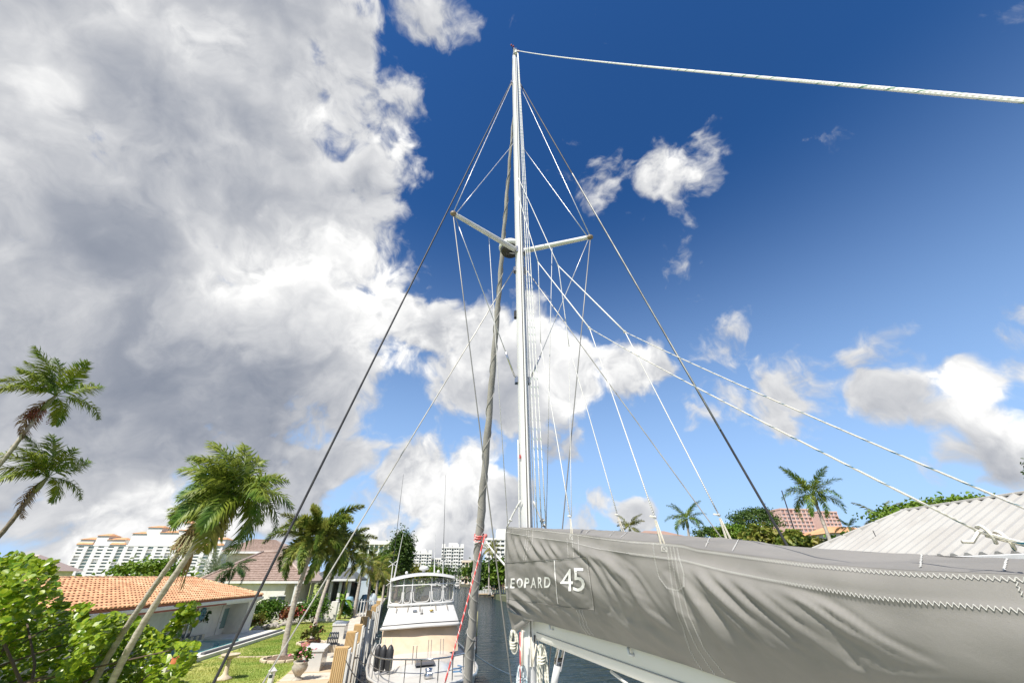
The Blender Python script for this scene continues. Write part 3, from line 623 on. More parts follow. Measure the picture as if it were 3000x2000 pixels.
# hanging front flap below the cover at the mast
fA, fB, fC = WB(atY(1483,1768,6.72)), WB(atY(1562,1812,6.2)), WB(atY(1503,1858,6.62))
def flap(u, v):
    p = fA.lerp(fB, u).lerp(fC+(fB-fC)*u*.0, v); p = (fA*(1-u)+fB*u)*(1-v)+fC*v; b_ = math.sin(math.pi*u)*(1-v)
    p = p+Vector((-.05*b_*math.sin(6*u+3*v)-.06*b_, -.05*b_, -.03*b_+.05*math.sin(math.pi*u)*v)); return p
MB().grid(flap, 24, 20).build('front_flap', canvas, cover, True)
thread = mat('white_thread', (.62,.61,.57), .8)
def zig(ys, vfn, per, amp, r, name='zigzag_seam', off=.003):
    pts = []; y = ys[0]; k = 0
    while y > ys[1]:
        h = (zLip(y)-zbot(y)); v0 = max(.0,vfn(y)); q_ = left_at(y, v0); q_.x = min(left_at(y,max(0,v0+e*amp/h)).x for e in (-1,0,1))-off; q_.z += amp*(1 if y < 3.2 else .5)*(1 if k%2 else -1); pts.append(q_); y -= per/2; k += 1
    zm = MB()
    for a_, c_ in zip(pts, pts[1:]): zm.tube([a_, c_], r, 4, False)
    return zm.build(name, thread, cover)
zig((6.72,-.2), lambda y: .012/max(.3,zLip(y)-zbot(y)), .0165, .0066, .0010)
zig((6.72,-.2), lambda y: (zLip(y)-zS2(y))/(zLip(y)-zbot(y)), .0165, .0066, .0010)
def stitch(pxs, amp_px=0.0, r=.0016, step=4.0, name='stitch_line', m=None):
    r = r*.8 if name == 'stitch_line' else r
    P = [Vector((x,y,0)) for x,y in pxs]; pts = []; k = 0
    for a, b_ in zip(P, P[1:]):
        n_ = max(2, int((b_-a).length/step)); nn = Vector((-(b_-a).y, (b_-a).x, 0)).normalized()
        for i in range(n_): q_ = a.lerp(b_, i/n_)+nn*(amp_px*(1 if k%2 else -1)); k += 1; pts.append(on_cover(q_.x, q_.y))
    pts.append(on_cover(P[-1].x, P[-1].y)); return MB().tube(pts, r, 4).build(name, m or thread, cover)
for dx in (0, 12, 24): stitch([(1955+dx*.8,1600),(1968+dx,1700),(1985+dx*1.4,1800),(2015+dx*2,1900),(2055+dx*2.4,1975)], 1.6, .0019)
stitch([(1914,1590),(1920,1640),(1932,1690),(1955,1722),(1985,1728),(2006,1718),(2005,1680),(1990,1630),(1985,1604)], 1.6, .0019)
stitch([(1662,1575),(1666,1632)], .8, .0016); stitch([(1676,1572),(1682,1632)], .8, .0016); stitch([(1694,1565),(1698,1630)], .8, .0016)
stitch([(1545,1550),(1533,1642)], .8, .0016); stitch([(1550,1550),(1540,1642)], .8, .0016); stitch([(1562,1552),(1560,1590),(1550,1612),(1538,1604)], .5, .0018)
for dx in (0,8,16): stitch([(1688+dx,1786),(1700+dx,1830),(1715+dx*1.2,1860)], 1.0, .0018)
for cx_, cy_, w_, h_ in ((1674,1566,8,14),(1947,1600,15,16)):
    stitch([(cx_-w_/2,cy_),(cx_+w_/2,cy_+2),(cx_+w_/2+1,cy_+h_),(cx_-w_/2,cy_+h_-2),(cx_-w_/2,cy_),(cx_+w_/2+1,cy_+h_)], .4, .0019); stitch([(cx_+w_/2,cy_+2),(cx_-w_/2,cy_+h_-2)], .4, .0019)
stitch([(2973,1690),(2985,1720),(3000,1745),(3030,1775)], 4, .0019, 7)
def top_stitch(x0,y0,x1,y1,amp):
    pts = []
    for k in range(15):
        f = k/14; x = x0+(x1-x0)*f+amp*(1 if k%2 else -1); y = y0+(y1-y0)*f; best = None
        for v in np.linspace(0,1,41):
            X = XLIP+(XFAR-XLIP)*v; p = bX(x,y,X); 
            if p.y > 6.3 or p.y < YE: continue
            s_ = Vector(top_fn(((p.y-YE)/(6.36-YE))**(1/1.9), v)); d = abs(s_.z-p.z)
            if best is None or d < best[0]: best = (d, s_)
        if best: pts.append(best[1]+Vector((-.002,0,.004)))
    if len(pts) > 2: MB().tube(pts, .0024, 4).build('stitch_line', thread, cover)
for a in ((2080,1576,2066,1602,.8),(2165,1580,2145,1614,.8),(2702,1626,2702,1662,2.2),(2954,1638,2944,1672,2.5),(1800,1556,1785,1570,.5),(1838,1558,1818,1574,.5),(1727,1552,1716,1564,.5)): top_stitch(*a)
# lettering
def put_text(txt, mapfn, extra=.006):
    cu = bpy.data.curves.new('txt', 'FONT'); cu.body = txt; cu.size = 1.0; cu.resolution_u = 3; cu.fill_mode = 'FRONT'; cu.offset = OFFS
    o = bpy.data.objects.new('txt', cu); COL.objects.link(o); dg = bpy.context.evaluated_depsgraph_get(); me = bpy.data.meshes.new_from_object(o.evaluated_get(dg))
    bpy.data.objects.remove(o); xs = [v.co.x for v in me.vertices]; ys_ = [v.co.y for v in me.vertices]; x0, x1, y0, y1 = min(xs), max(xs), min(ys_), max(ys_)
    bm = bmesh.new(); bm.from_mesh(me); bpy.data.meshes.remove(me)
    bmesh.ops.triangulate(bm, faces=bm.faces[:])
    for _ in range(3):
        ed = [e for e in bm.edges if e.calc_length() > .16]
        if ed: bmesh.ops.subdivide_edges(bm, edges=ed, cuts=1); bmesh.ops.triangulate(bm, faces=bm.faces[:])
    for v in bm.verts:
        a, b_ = (v.co.x-x0)/(x1-x0), (v.co.y-y0)/(y1-y0); px, py = mapfn(a, b_); v.co = on_cover(px, py, extra)-Vector(O)
    me = bpy.data.meshes.new('letter'); bm.to_mesh(me); bm.free(); return me
OFFS = .022
letter_m = mat('lettering_white', (.82,.81,.78), .6)
word = 'LEOPARD'; xs_ = [1478,1496,1514,1537,1554,1576,1595]; ws_ = [11,12,18,13,17,14,18]
for ch, x, wd in zip(word, xs_, ws_):
    f0 = (x-1478)/135; y0 = 1722-1.5*f0; h = 28+5*f0
    o = bpy.data.objects.new('letter', put_text(ch, lambda a,b_,x=x,wd=wd,y0=y0,h=h: (x+a*wd+b_*1.0, y0-b_*h))); COL.objects.link(o); o.parent = cover; o.data.materials.append(letter_m)
OFFS = -.002
for ch, x, wd in (('4',1643,36),('5',1679,34)):
    o = bpy.data.objects.new('numeral', put_text(ch, lambda a,b_,x=x,wd=wd: (x+a*wd+(1-b_)*(2 if x > 1660 else 1), 1731-b_*66+(-2 if x > 1660 else 0)*b_))); COL.objects.link(o); o.parent = cover; o.data.materials.append(letter_m)
stitch([(1625,1641),(1627,1680),(1630,1720),(1633,1767)], 0, .0045, 5, 'divider_line', letter_m)
pan = [(1479,1648),(1600,1639),(1720,1630),(1730,1690),(1741,1786),(1640,1776),(1482,1752)]
stitch(pan, 0, .003, 5, 'patch_edge', mat('canvas_edge',(.17,.163,.15),.85)); stitch([(x-2,y+3) for x,y in pan[1:5]], .6, .0012, 4)
# boom
BXC = 1.15
def bz(y): return 4.27
boom = thing('boom', tuple(BW((BXC, 6.4, bz(6.4)))), 'long white metal boom under the grey sail cover', 'boom', rz=TH); ORG[boom.name] = (BXC, 6.4, bz(6.4))
def boom_fn(u, v):
    y = 6.42+(-.45-6.42)*u; a = 2*math.pi*v; h = .175; w_ = .098; ca, sa = math.cos(a), math.sin(a); e = .5
    return (BXC+w_*math.copysign(abs(ca)**e,ca), y, bz(y)+h+h*math.copysign(abs(sa)**e,sa))
MB().grid(boom_fn, 24, 32).build('boom_tube', mat('boom_paint',(.76,.74,.69),.35,(.70,.68,.63),1.5,stretch=(1,.2,1)), boom, True)
MB().bbox(BXC-.10, BXC+.10, 6.42, 6.45, bz(6.42), bz(6.42)+.35, .005).build('end_plate', white_paint, boom)
MB().bbox(BXC-.14, BXC-.03, 6.44, 6.50, bz(6.42)+.1, bz(6.42)+.26, .01).build('gooseneck', steel, boom)
mb = MB(); mb.tube([(BXC-.1005,6.3,bz(6.3)+.10),(BXC-.1005,-.4,bz(-.8)+.10)], .006, 4); mb.build('groove_line', mat('boom_groove',(.40,.39,.36),.6), boom)
for px in ((1609,1832),(1836,1900)):
    p = bX(px[0], px[1], BXC-.13); mb = MB(); mb.tube([p+Vector((.03,0,.03)), p+Vector((-.0,-.02,.0)), p+Vector((-.005,-.04,-.03)), p+Vector((.03,-.05,-.035))], .012, 8); mb.build('hook', white_paint, boom, True)
p = bX(1566,1867,BXC-.102); MB().bbox(p.x-.006,p.x+.002,p.y-.02,p.y+.02,p.z-.05,p.z+.03,.002).build('slot_plate', black_rub, boom)
# rigid vang
va = BW((BXC, bX(1645,1912,BXC).y, bz(4.55)+.01)); vb = Vector((mast_x(3.1)+.02, MY-.15, 3.02)); vang = thing('boom_vang', tuple(vb), 'white telescopic strut from mast foot up to the boom', 'vang')
dd = (va-vb); MB().tube([vb, vb+dd*.62], .052, 14).build('outer_tube', mast_paint, vang, True); MB().tube([vb+dd*.60, vb+dd*.86], .040, 14).build('inner_tube', mast_paint, vang, True)
mb = MB()
for sx_ in (-.035,.035): mb.prism([tuple(vb+dd*.83+Vector((sx_,.0,-.03))), tuple(vb+dd*.83+Vector((sx_,0,.05))), tuple(va+Vector((sx_,.05,.02))), tuple(va+Vector((sx_,-.06,.02)))], (.012,0,0))
mb.build('fork_fitting', steel, vang); MB().tube([vb+dd*.9+Vector((-.05,0,0)), vb+dd*.9+Vector((.06,0,0))], .02, 8).build('pin', mat('dark_pin',(.05,.045,.04),.5), vang)
# ------------------------------------------------------------------ lazy jacks with knots and webbing straps
web = mat('webbing', (.72,.67,.56), .85, (.60,.55,.45), 12, bump=.3, bscale=120)
def knot(mb, p, r):
    mb.ball(p, r*1.5, 8, 5, (1,1,1.3)); mb.tube([p+Vector((math.cos(a)*r*1.5, math.sin(a)*r*1.5, r*.8*math.sin(2*a))) for a in np.linspace(0,6.283,13)], r*.8, 5, False)
def jack(name, pts, r, m, label, kn=()):
    mb = MB()
    for a, b_ in zip(pts, pts[1:]): mb.tube(sag(a, b_, 0, 6), r, 6)
    for k in kn: knot(mb, Vector(pts[k]), r)
    return tag(mb.build(name, m, None, True), label, 'rope')
PX_ = .82; SX_ = 1.34                                  # planes of the port and starboard sets
sA = Vector((mast_x(14.2)-.0, MY-.17, 14.55)); sB = Vector((mast_x(14.2)+.1, MY-.1, 14.9))
def planeP(x, y, k): return atX(x, y, k)
A1 = BW(bX(1577,769,.92)); A2 = BW(bX(1727,961,.86)); A3 = BW(bX(2868,1556,.80))
B1 = BW(bX(1636,779,1.16)); B2 = BW(bX(1831,972,1.24)); B3 = BW(bX(3000,1480,1.30))
jack('lazy_jack', [atY(1519,575,6.4), A1, A2], .0085, rope_white, 'white lazy jack line on the lettered side of the cover, upper run from the mast', (1,2))
jack('lazy_jack', [atY(1519,522,6.45), B1, B2], .0085, rope_white, 'white lazy jack line on the far side of the cover, upper run from the mast', (1,2))
line('lazy_jack', sag(A2, A3, .03, 14), .0046, rope_blue, 'blue flecked rope running aft from the lazy jack to the knotted strap', 'rope', n=8)
B3e = B3+(B3-B2)*.15
line('lazy_jack', sag(B2, B3e, .03, 14), .0048, rope_blue, 'blue flecked rope running aft on the far side of the cover', 'rope', n=8)
a2 = BW(bX(1584,1005,.90)); b2 = BW(bX(1667,1013,1.20))
lp1 = BW(left_at(bX(1676,1560,XLIP).y, 0)); lp2 = BW(left_at(bX(1942,1584,XLIP).y, 0)); fp1 = Vector((XFAR, bX(1826,1556,XFAR).y, 0)); fp1.z = zFar(fp1.y); fp1 = BW(fp1); fp2 = Vector((XFAR, bX(2135,1577,XFAR).y, 0)); fp2.z = zFar(fp2.y); fp2 = BW(fp2)
k1 = atY(1670,1512,lp1.y+.02); k2 = atY(1918,1514,lp2.y+.02); k3 = atY(1809,1508,fp1.y+.03); k4 = atY(2106,1508,fp2.y+.03)
jack('lazy_jack', [A1, a2, k1], .0065, rope_white, 'white lazy jack leg down to the first strap of the lettered side', (1,2))
jack('lazy_jack', [B1, b2, k3], .0065, rope_white, 'white lazy jack leg down to the first strap of the far side', (1,2))
jack('lazy_jack', [b2, k1+Vector((.02,.02,0))], .004, rope_white, 'thin white cord from a lazy jack knot down to the first strap')
jack('lazy_jack', [A2, k2], .0058, rope_white, 'white lazy jack leg down to the second strap of the lettered side', (1,))
jack('lazy_jack', [B2, k4], .0058, rope_white, 'white lazy jack leg down to the second strap of the far side', (1,))
for (kk, bb, wd, lab) in ((k1,lp1,.030,'first strap of the lettered side'),(k2,lp2,.030,'second strap of the lettered side'),(k3,fp1,.034,'first strap of the far side'),(k4,fp2,.034,'second strap of the far side')):
    mb = MB()
    for s_ in (-1,1):
        e = Vector(bb)+Vector((s_*.0,-s_*wd*.55,-.015)); 
        mb.prism([tuple(kk+Vector((.004*s_,-.006,-.02))), tuple(kk+Vector((.004*s_,.006,-.02))), tuple(e+Vector((.004*s_-.003,wd*.32,0))), tuple(e+Vector((.004*s_-.003,-wd*.32,0)))], (.004,0,0))
    mb.tube([kk+Vector((-.0,.02,.005)), kk+Vector((-.01,.05,.012))], .006, 5)
    tag(mb.build('strap', web, None), 'cream webbing loop tied to a lazy jack, '+lab, 'strap')
# the knotted bight at the aft strap
kn = MB(); d = (A3-A2).normalized()
kn.tube([A3+Vector((.012*math.cos(a)+.003*a,.016*math.cos(a)-.004*a,.020*math.sin(a)-.003*a)) for a in np.linspace(0,13,40)], .0058, 6); kn.tube([A3, A3+Vector((-.02,.02,-.03)), A3+Vector((-.045,.03,-.028))], .0058, 6)
e_ = BW(left_at(.86, 0)+Vector((0,0,-.005)))
kn.tube(sag(A3, e_.lerp(A3,.3), .002, 6), .0058, 6); kn.tube(sag(A3+Vector((.018,0,-.012)), e_.lerp(A3,.3)+Vector((.012,0,-.004)), .0, 6), .0058, 6)
tag(kn.build('rope_knot', rope_blue, None, True), 'blue flecked rope knot with a loose tail above the cover top', 'rope')
mb = MB(); s0 = e_.lerp(A3,.32); mb.prism([tuple(s0+Vector((0,.014,.01))), tuple(s0+Vector((0,-.014,-.01))), tuple(e_+Vector((0,-.03,0))), tuple(e_+Vector((0,.03,0)))], (.004,0,0)); tag(mb.build('strap', web, None), 'cream webbing strap hanging from the blue flecked knot', 'strap')
# small ties of the cover front corners to the mast
l0 = BW(left_at(6.72,0)); mb = MB(); mb.tube(sag(l0, Vector((mast_x(6)-.10,MY-.14,6.02)), -.02, 8), .013, 6); knot(mb, l0.lerp(Vector((mast_x(6)-.10,MY-.14,6.02)), .25), .013); tag(mb.build('corner_tie', rope_white, None, True), 'white knotted cord tying the lettered corner of the cover to the mast', 'rope')
f0 = BW(Vector((XFAR,6.5,zFar(6.5)))); mb = MB(); e2_ = Vector((mast_x(6.1)+.11,MY-.10,6.02)); mb.tube(sag(f0, e2_, .03, 8), .012, 6); knot(mb, f0.lerp(e2_, .3), .018); knot(mb, f0.lerp(e2_, .12), .015); tag(mb.build('corner_tie', rope_white, None, True), 'white knotted cord tying the far corner of the cover to the mast', 'rope')
# coiled lines at the mast foot
def coil(c, w_, h_, n_, r, m, label, seed=0):
    mb = MB(); rr = random.Random(seed)
    for k in range(n_):
        ww = w_*rr.uniform(.6,1.1); hh = h_*rr.uniform(.85,1.08); ox = rr.uniform(-.02,.02); oy = rr.uniform(-.03,.03)
        mb.tube([Vector(c)+Vector((ox+ww*math.sin(a), oy, -hh*.5+hh*.5*math.cos(a))) for a in np.linspace(0,6.283,21)], r, 6, False)
    for k in range(3): mb.tube([Vector(c)+Vector((w_*.9*math.cos(a), .045*math.sin(a), -.13-.03*k)) for a in np.linspace(0,6.283,13)], r, 6, False)
    return tag(mb.build('rope_coil', m, None, True), label, 'rope coil')
rope_oli = rope_mat('rope_olive_fleck', (.70,.68,.58), (.10,.13,.12), 2.0, 14.0, .2)
coil(atY(1588,1886,6.25), .052, .85, 7, .013, rope_oli, 'dark flecked rope coil hanging under the boom end beside the mast', 3)
coil(BW(fC)+Vector((.0,-.03,.05)), .045, .24, 5, .013, rope_oli, 'small flecked rope loop hanging from the front flap', 4)
coil(atY(1528,1948,6.4), .05, .6, 6, .012, rope_mat('rope_pale_blue',(.62,.68,.70),(.25,.36,.42),2.0,16.0,.3), 'pale blue rope coil on the lawn side of the mast foot', 5)
for (x0,y0,x1,y1,r_,m_,lab) in ((1524,1850,1524,2010,.008,rope_red,'thin pink rope beside the mast below the cover'),(1531,1845,1529,1950,.012,web,'cream strap line beside the mast below the cover'),(1571,1885,1559,1952,.010,web,'cream cord slanting from boom end to the mast'),(1577,1890,1580,2010,.012,web,'cream cord hanging from the boom end'),(1556,1865,1559,1952,.007,web,'cream cord hanging in front of the mast')):
    line('hanging_line', [atY(x0,y0,6.30), atY((x0+x1)/2,(y0+y1)/2,6.30), atY(x1,y1,6.30)], r_, m_, lab, 'rope', n=6)
line('mainsheet_line', [BW(bX(1790,1966,1.12)), BW(bX(1835,2000,1.08)), BW(bX(1900,2060,1.05))], .012, rope_white, 'white line hanging under the boom over the water', 'rope')

# topping lift from the masthead to the boom end, passing above
TL = BW(bX(3000, 296, 1.15)); tl0 = Vector((mast_x(20.6)+.05, MY-.24, 20.62)); tle = BW((BXC,-.42,4.62)); dv = TL-tl0
line('topping_lift', [tl0+dv*(i/30)-Vector((0,0,.10*4*(i/30)*(1-i/30))) for i in range(31)]+[tle], .0105, rope_green, 'thick white rope with green flecks running aft from the masthead', 'rope', n=8)
# ------------------------------------------------------------------ palms
RNG = np.random.default_rng(7)
fr_green = leafmat('palm_green', (.085,.175,.018), (.24,.28,.035), 1.3)
fr_yell = leafmat('palm_yellowgreen', (.15,.19,.028), (.27,.24,.05), 1.5)
fr_fox = leafmat('foxtail_green', (.11,.185,.03), (.33,.34,.07), 1.6, trans=.40)
fr_dark = leafmat('palm_dark', (.035,.085,.022), (.075,.13,.03), 1.3)
fr_dry = mat('palm_dry', (.30,.19,.09), .9, (.42,.30,.16), 3)
bark = mat('palm_bark', (.36,.31,.26), .9, (.50,.45,.39), 4, bump=.6, bscale=14, stretch=(1,1,3))
bark_d = mat('palm_bark_dark', (.16,.125,.095), .9, (.27,.22,.17), 4, bump=.6, bscale=14, stretch=(1,1,3))
shaft_m = mat('crownshaft', (.16,.20,.06), .5, (.25,.24,.10), 3)
def frond_mesh(name, L, n, leaf, droop, seed, plume=0.0, w=.022, hang=.5, start=.16, sweep=.55, bare=0.0):
    rng = random.Random(seed); mb = MB(); K = 14; pts = []; p = Vector((0,0,0)); tan = []
    for i in range(K+1):
        s = i/K; a = -droop*s**1.25; d = Vector((math.cos(a),0,math.sin(a))); pts.append(p.copy()); tan.append(d); p = p+d*(L/K)
    mb.tube(pts, [.016*L/2*(1-.85*i/K)+.003 for i in range(K+1)], 4)
    V = []; F = []
    for k in range(n):
        s = start+(1-start)*(k+.5)/n; f = s*K; i = min(int(f), K-1); b = pts[i].lerp(pts[i+1], f-i); t = tan[i]
        lat = Vector((0,1,0)); nn = t.cross(lat)*-1
        ll = leaf*(math.sin(math.pi*min(.97,.16+.80*s))**.7)*rng.uniform(.8,1.12)
        for sd in (-1,1):
            if bare and rng.random() < bare: continue
            ang = rng.uniform(-.35,.35)+plume*rng.uniform(-1.5,1.5)
            o = (lat*sd*math.cos(ang)+nn*(math.sin(ang)+.18)).normalized(); d1 = (o*(1-sweep*.5)+t*(sweep*(.75+.5*s))).normalized()
            d2 = (d1+Vector((0,0,-hang*rng.uniform(.5,1.4)))).normalized()
            m1 = b+d1*ll*.45; m2 = m1+d2*ll*.55; sv = d1.cross(nn if abs(d1.dot(nn)) < .9 else lat); sv = sv.normalized()*w*.5*rng.uniform(.8,1.2)
            o0 = len(V); V += [b-sv*.5, b+sv*.5, m1+sv, m1-sv, m2]; F += [(o0,o0+1,o0+2,o0+3),(o0+3,o0+2,o0+4)]
    mb.add(V, F); return mb.mesh(name)
FR = {}
def fronds(kind):
    if kind in FR: return FR[kind]
    if kind == 'adonidia': sp = [(1.85,64,.60,d,.45,.046,.95,i) for i,d in enumerate((1.2,1.6,2.0,2.35))]
    elif kind == 'breezy': sp = [(1.75,58,.58,d,.40,.046,.65,i) for i,d in enumerate((.55,.85,1.2,1.5))]
    elif kind == 'foxtail': sp = [(2.7,150,.50,d,1.0,.070,.40,i) for i,d in enumerate((1.1,1.5,1.9,2.3))]
    elif kind == 'coconut': sp = [(3.3,60,.80,d,.15,.055,.85,i) for i,d in enumerate((.8,1.15,1.5,1.9))]
    elif kind == 'royal': sp = [(3.0,70,.62,d,.75,.050,.6,i) for i,d in enumerate((.8,1.2,1.65,2.05))]
    elif kind == 'date': sp = [(2.4,55,.42,d,.45,.030,.15,i) for i,d in enumerate((.35,.6,.9,1.2))]
    else: sp = [(1.1,26,.34,d,.2,.035,.6,i) for i,d in enumerate((.9,1.3,1.7))]
    FR[kind] = [frond_mesh('frond', L, n, lf, d, 31*i+len(kind), pl, w, hg) for (L,n,lf,d,pl,w,hg,i) in sp]; return FR[kind]
def palm(name, label, base, top, r0, r1, kind, nfr, fm, scale=1.0, bm_=None, bend=(0,0), group=None, shaft=.0, fan=None, yellow=0, dead=0, seed=0, fruit=None, tilt0=1.15, wind=0.0, lean=None):
    base, top = Vector(base), Vector(top); rng = random.Random(seed*13+5); root = thing(name, tuple(base), label, 'palm', group)
    mids = base.lerp(top,.5)+Vector((bend[0],bend[1],0)); path = curve3([base, base.lerp(top,.25)+Vector((bend[0]*.8,bend[1]*.8,0)), mids, base.lerp(top,.78)+Vector((bend[0]*.6,bend[1]*.6,0)), top], 10)
    K = len(path); rad = [(r0+(r1-r0)*(i/(K-1))**.6)*(1+.07*((i%2)*2-1)) for i in range(K)]; rad[0] *= 1.35; rad[1] *= 1.15
    MB().tube(path, rad, 10).build('trunk', bm_ or bark, root, True)
    d = (path[-1]-path[-3]).normalized()
    if lean: d = (d+Vector(lean)).normalized()
    if shaft: MB().tube([top-d*.02, top+d*shaft*.3, top+d*shaft], [r1*1.25,r1*1.5,r1*.7], 8).build('crownshaft', shaft_m, root, True)
    c = top+d*shaft; ms = fronds(kind); ref = Vector((0,0,1)).rotation_difference(d)
    for k in range(nfr):
        f = k/nfr; az = k*2.39996+rng.uniform(-.25,.25); pit = tilt0*(1-f)**.8-.35*f+rng.uniform(-.12,.12)
        me = ms[min(len(ms)-1, int(f*len(ms)*.99+rng.uniform(-.3,.3)))] if True else None
        m = fm
        if yellow and k >= nfr-yellow: m = fr_yell
        if dead and k >= nfr-dead: m = fr_dry; pit = -1.2
        if wind: az += wind*math.sin(az-.5)
        q = ref @ (Matrix.Rotation(az,4,'Z') @ Matrix.Rotation(-pit,4,'Y')).to_quaternion()
        o = bpy.data.objects.new('frond', me); COL.objects.link(o); o.parent = root; o.location = c-base; o.rotation_mode = 'QUATERNION'; o.rotation_quaternion = q @ Matrix.Rotation(rng.uniform(-.4,.4),4,'X').to_quaternion()
        s_ = scale*rng.uniform(.85,1.12); o.scale = (s_,s_,s_)
        if not me.materials: me.materials.append(fm)
        o.material_slots[0].link = 'OBJECT'; o.material_slots[0].material = m
    if fruit:
        mb = MB(); fc, spread, hang = fruit[0], fruit[1], fruit[2]
        for k in range(fruit[4]):
            a = rng.uniform(0,6.283); rr = spread*rng.uniform(.4,1); e = fc+Vector((math.cos(a)*rr, math.sin(a)*rr, -hang*rng.uniform(.4,1))); mb.tube([top-d*.05, top.lerp(e,.5)+Vector((math.cos(a)*rr*.3,math.sin(a)*rr*.3,.12)), e], .008, 4)
            for j in range(5): mb.ball(e+Vector((rng.uniform(-.05,.05),rng.uniform(-.05,.05),rng.uniform(-.08,.12))), .016, 5, 3)
        mb.build('fruit_cluster', fruit[3], root)['kind'] = 'stuff'
    return root
red_fr = mat('dry_red_fruit', (.16,.035,.02), .8, (.24,.07,.04), 9); cream_fr = mat('cream_flower', (.52,.47,.28), .85, (.40,.40,.20), 7)
GA = 'windswept palms at the edge of the lawn'
# pair rising past the edge of the sea grape, and the pair with fruit clusters
tA1 = atD(122,1200,13.5); palm('windswept_palm','tall windswept palm with a dark red fruit cluster under its crown', atD(-230,1720,13.3)*1+Vector((0,0,0)) if False else Vector((tA1.x-4.0,tA1.y+1.0,GZ)), tA1, .085, .055, 'breezy', 13, fr_green, .95, bend=(1.0,-.2), shaft=.55, seed=1, fruit=(tA1+Vector((0,0,-.15)),.34,.25,red_fr,34), wind=.9, lean=(.25,0,.2), dead=1)
tA2 = atD(100,1440,13.0); palm('windswept_palm','shorter windswept palm with plain ringed trunk behind the sea grape', Vector((tA2.x-3.6,tA2.y+.6,GZ)), tA2, .09, .06, 'breezy', 13, fr_green, .92, bark_d, bend=(.9,-.2), shaft=.5, seed=2, wind=.9, lean=(.2,0,.2), dead=1)
tB = atD(652,1492,10.6); bB = atD(390,2000,9.3); bB2 = through(tB, bB, GZ) if False else Vector((bB.x-.75,bB.y+.5,GZ))
palm('fruiting_palm','leaning grey palm with full drooping crown over the orange tile roof', bB2, tB, .10, .065, 'adonidia', 28, fr_green, .92, bend=(-.42,.1), shaft=.45, seed=3, fruit=(tB+Vector((.05,-.1,-.3)),.34,.35,cream_fr,40), yellow=3, wind=.5, tilt0=1.25)
tB1 = atD(566,1560,10.9); bB1 = atD(405,1835,10.4); palm('fruiting_palm','second leaning palm with hanging dry fronds and cream flowers', Vector((bB1.x-1.1,bB1.y+.8,GZ)), tB1, .095, .06, 'adonidia', 8, fr_green, .6, bend=(-.3,.1), shaft=.4, seed=4, fruit=(tB1+Vector((-.05,-.1,-.25)),.30,.35,cream_fr,40), dead=3, wind=.4)
mb = MB(); rr = random.Random(3)
for k in range(22):
    a = tB1+Vector((rr.uniform(-.1,.1),rr.uniform(-.1,.1),0)); e = atD(525+rr.uniform(-14,14),1660+rr.uniform(-40,75),10.8); mb.tube([a, a.lerp(e,.5)+Vector((.05,0,.03)), e], [.014,.02,.006], 4)
tag(mb.build('dry_frond_skirt', fr_dry), 'brown dry fronds hanging down the leaning palm trunk', 'dead fronds', kind='stuff')
cB = atZ(828,1932,GZ); tC = atY(905,1630,cB.y-.2); palm('foxtail_palm','foxtail palm with bushy plumes rising from the mulch ring', cB, tC, .18, .12, 'foxtail', 22, fr_fox, 1.12, bark, bend=(-.15,0), shaft=.7, seed=5, yellow=0, tilt0=1.3)
dB = atZ(911,1885,GZ); tD = atY(985,1640,dB.y+1.2); palm('foxtail_palm','foxtail palm standing behind the clay flower pots', dB, tD, .16, .10, 'foxtail', 20, fr_fox, 1.05, bark, bend=(-.15,0), shaft=.7, seed=6, tilt0=1.2)
for k,(bx,tx,ty,Yd,sc,knd,fm_,lab) in enumerate(((1045,1062,1660,52,.85,'coconut',fr_yell,'coconut palm with yellowing fronds beside the picket fence'),(1080,1092,1655,58,.95,'coconut',fr_green,'slim coconut palm behind the picket fence'),(1103,1110,1668,66,.9,'coconut',fr_yell,'coconut palm with pale fronds past the fence end'),(1122,1128,1680,78,.95,'coconut',fr_green,'coconut palm beyond the blue covered furniture'),(1136,1140,1690,92,.95,'coconut',fr_yell,'far coconut palm near the dark round tree'))):
    tp = atY(tx,ty,Yd); bp = atY(bx,1745,Yd); bp.z = GZ; palm('coconut_palm',lab,bp,tp,.20,.14,knd,13,fm_,sc,bark_d if k == 1 else bark,seed=10+k,yellow=4,tilt0=1.2,group='coconut palms along the canal')
p = atY(676,1712,43); tp = atY(681,1668,43); palm('young_palm','small palm with dark arching fronds in front of brown tile roof', (p.x,p.y,GZ), tp, .07,.05,'adonidia',10,fr_dark,1.0,seed=21,tilt0=.9)
p = atY(620,1690,58); tp = atY(620,1682,58); palm('date_palm','grey green date palm with stiff upright fronds behind the house', (p.x,p.y,GZ), tp, .3,.25,'date',20,leafmat('date_green',(.16,.21,.12),(.24,.28,.17)),1.35,seed=22,tilt0=1.4)
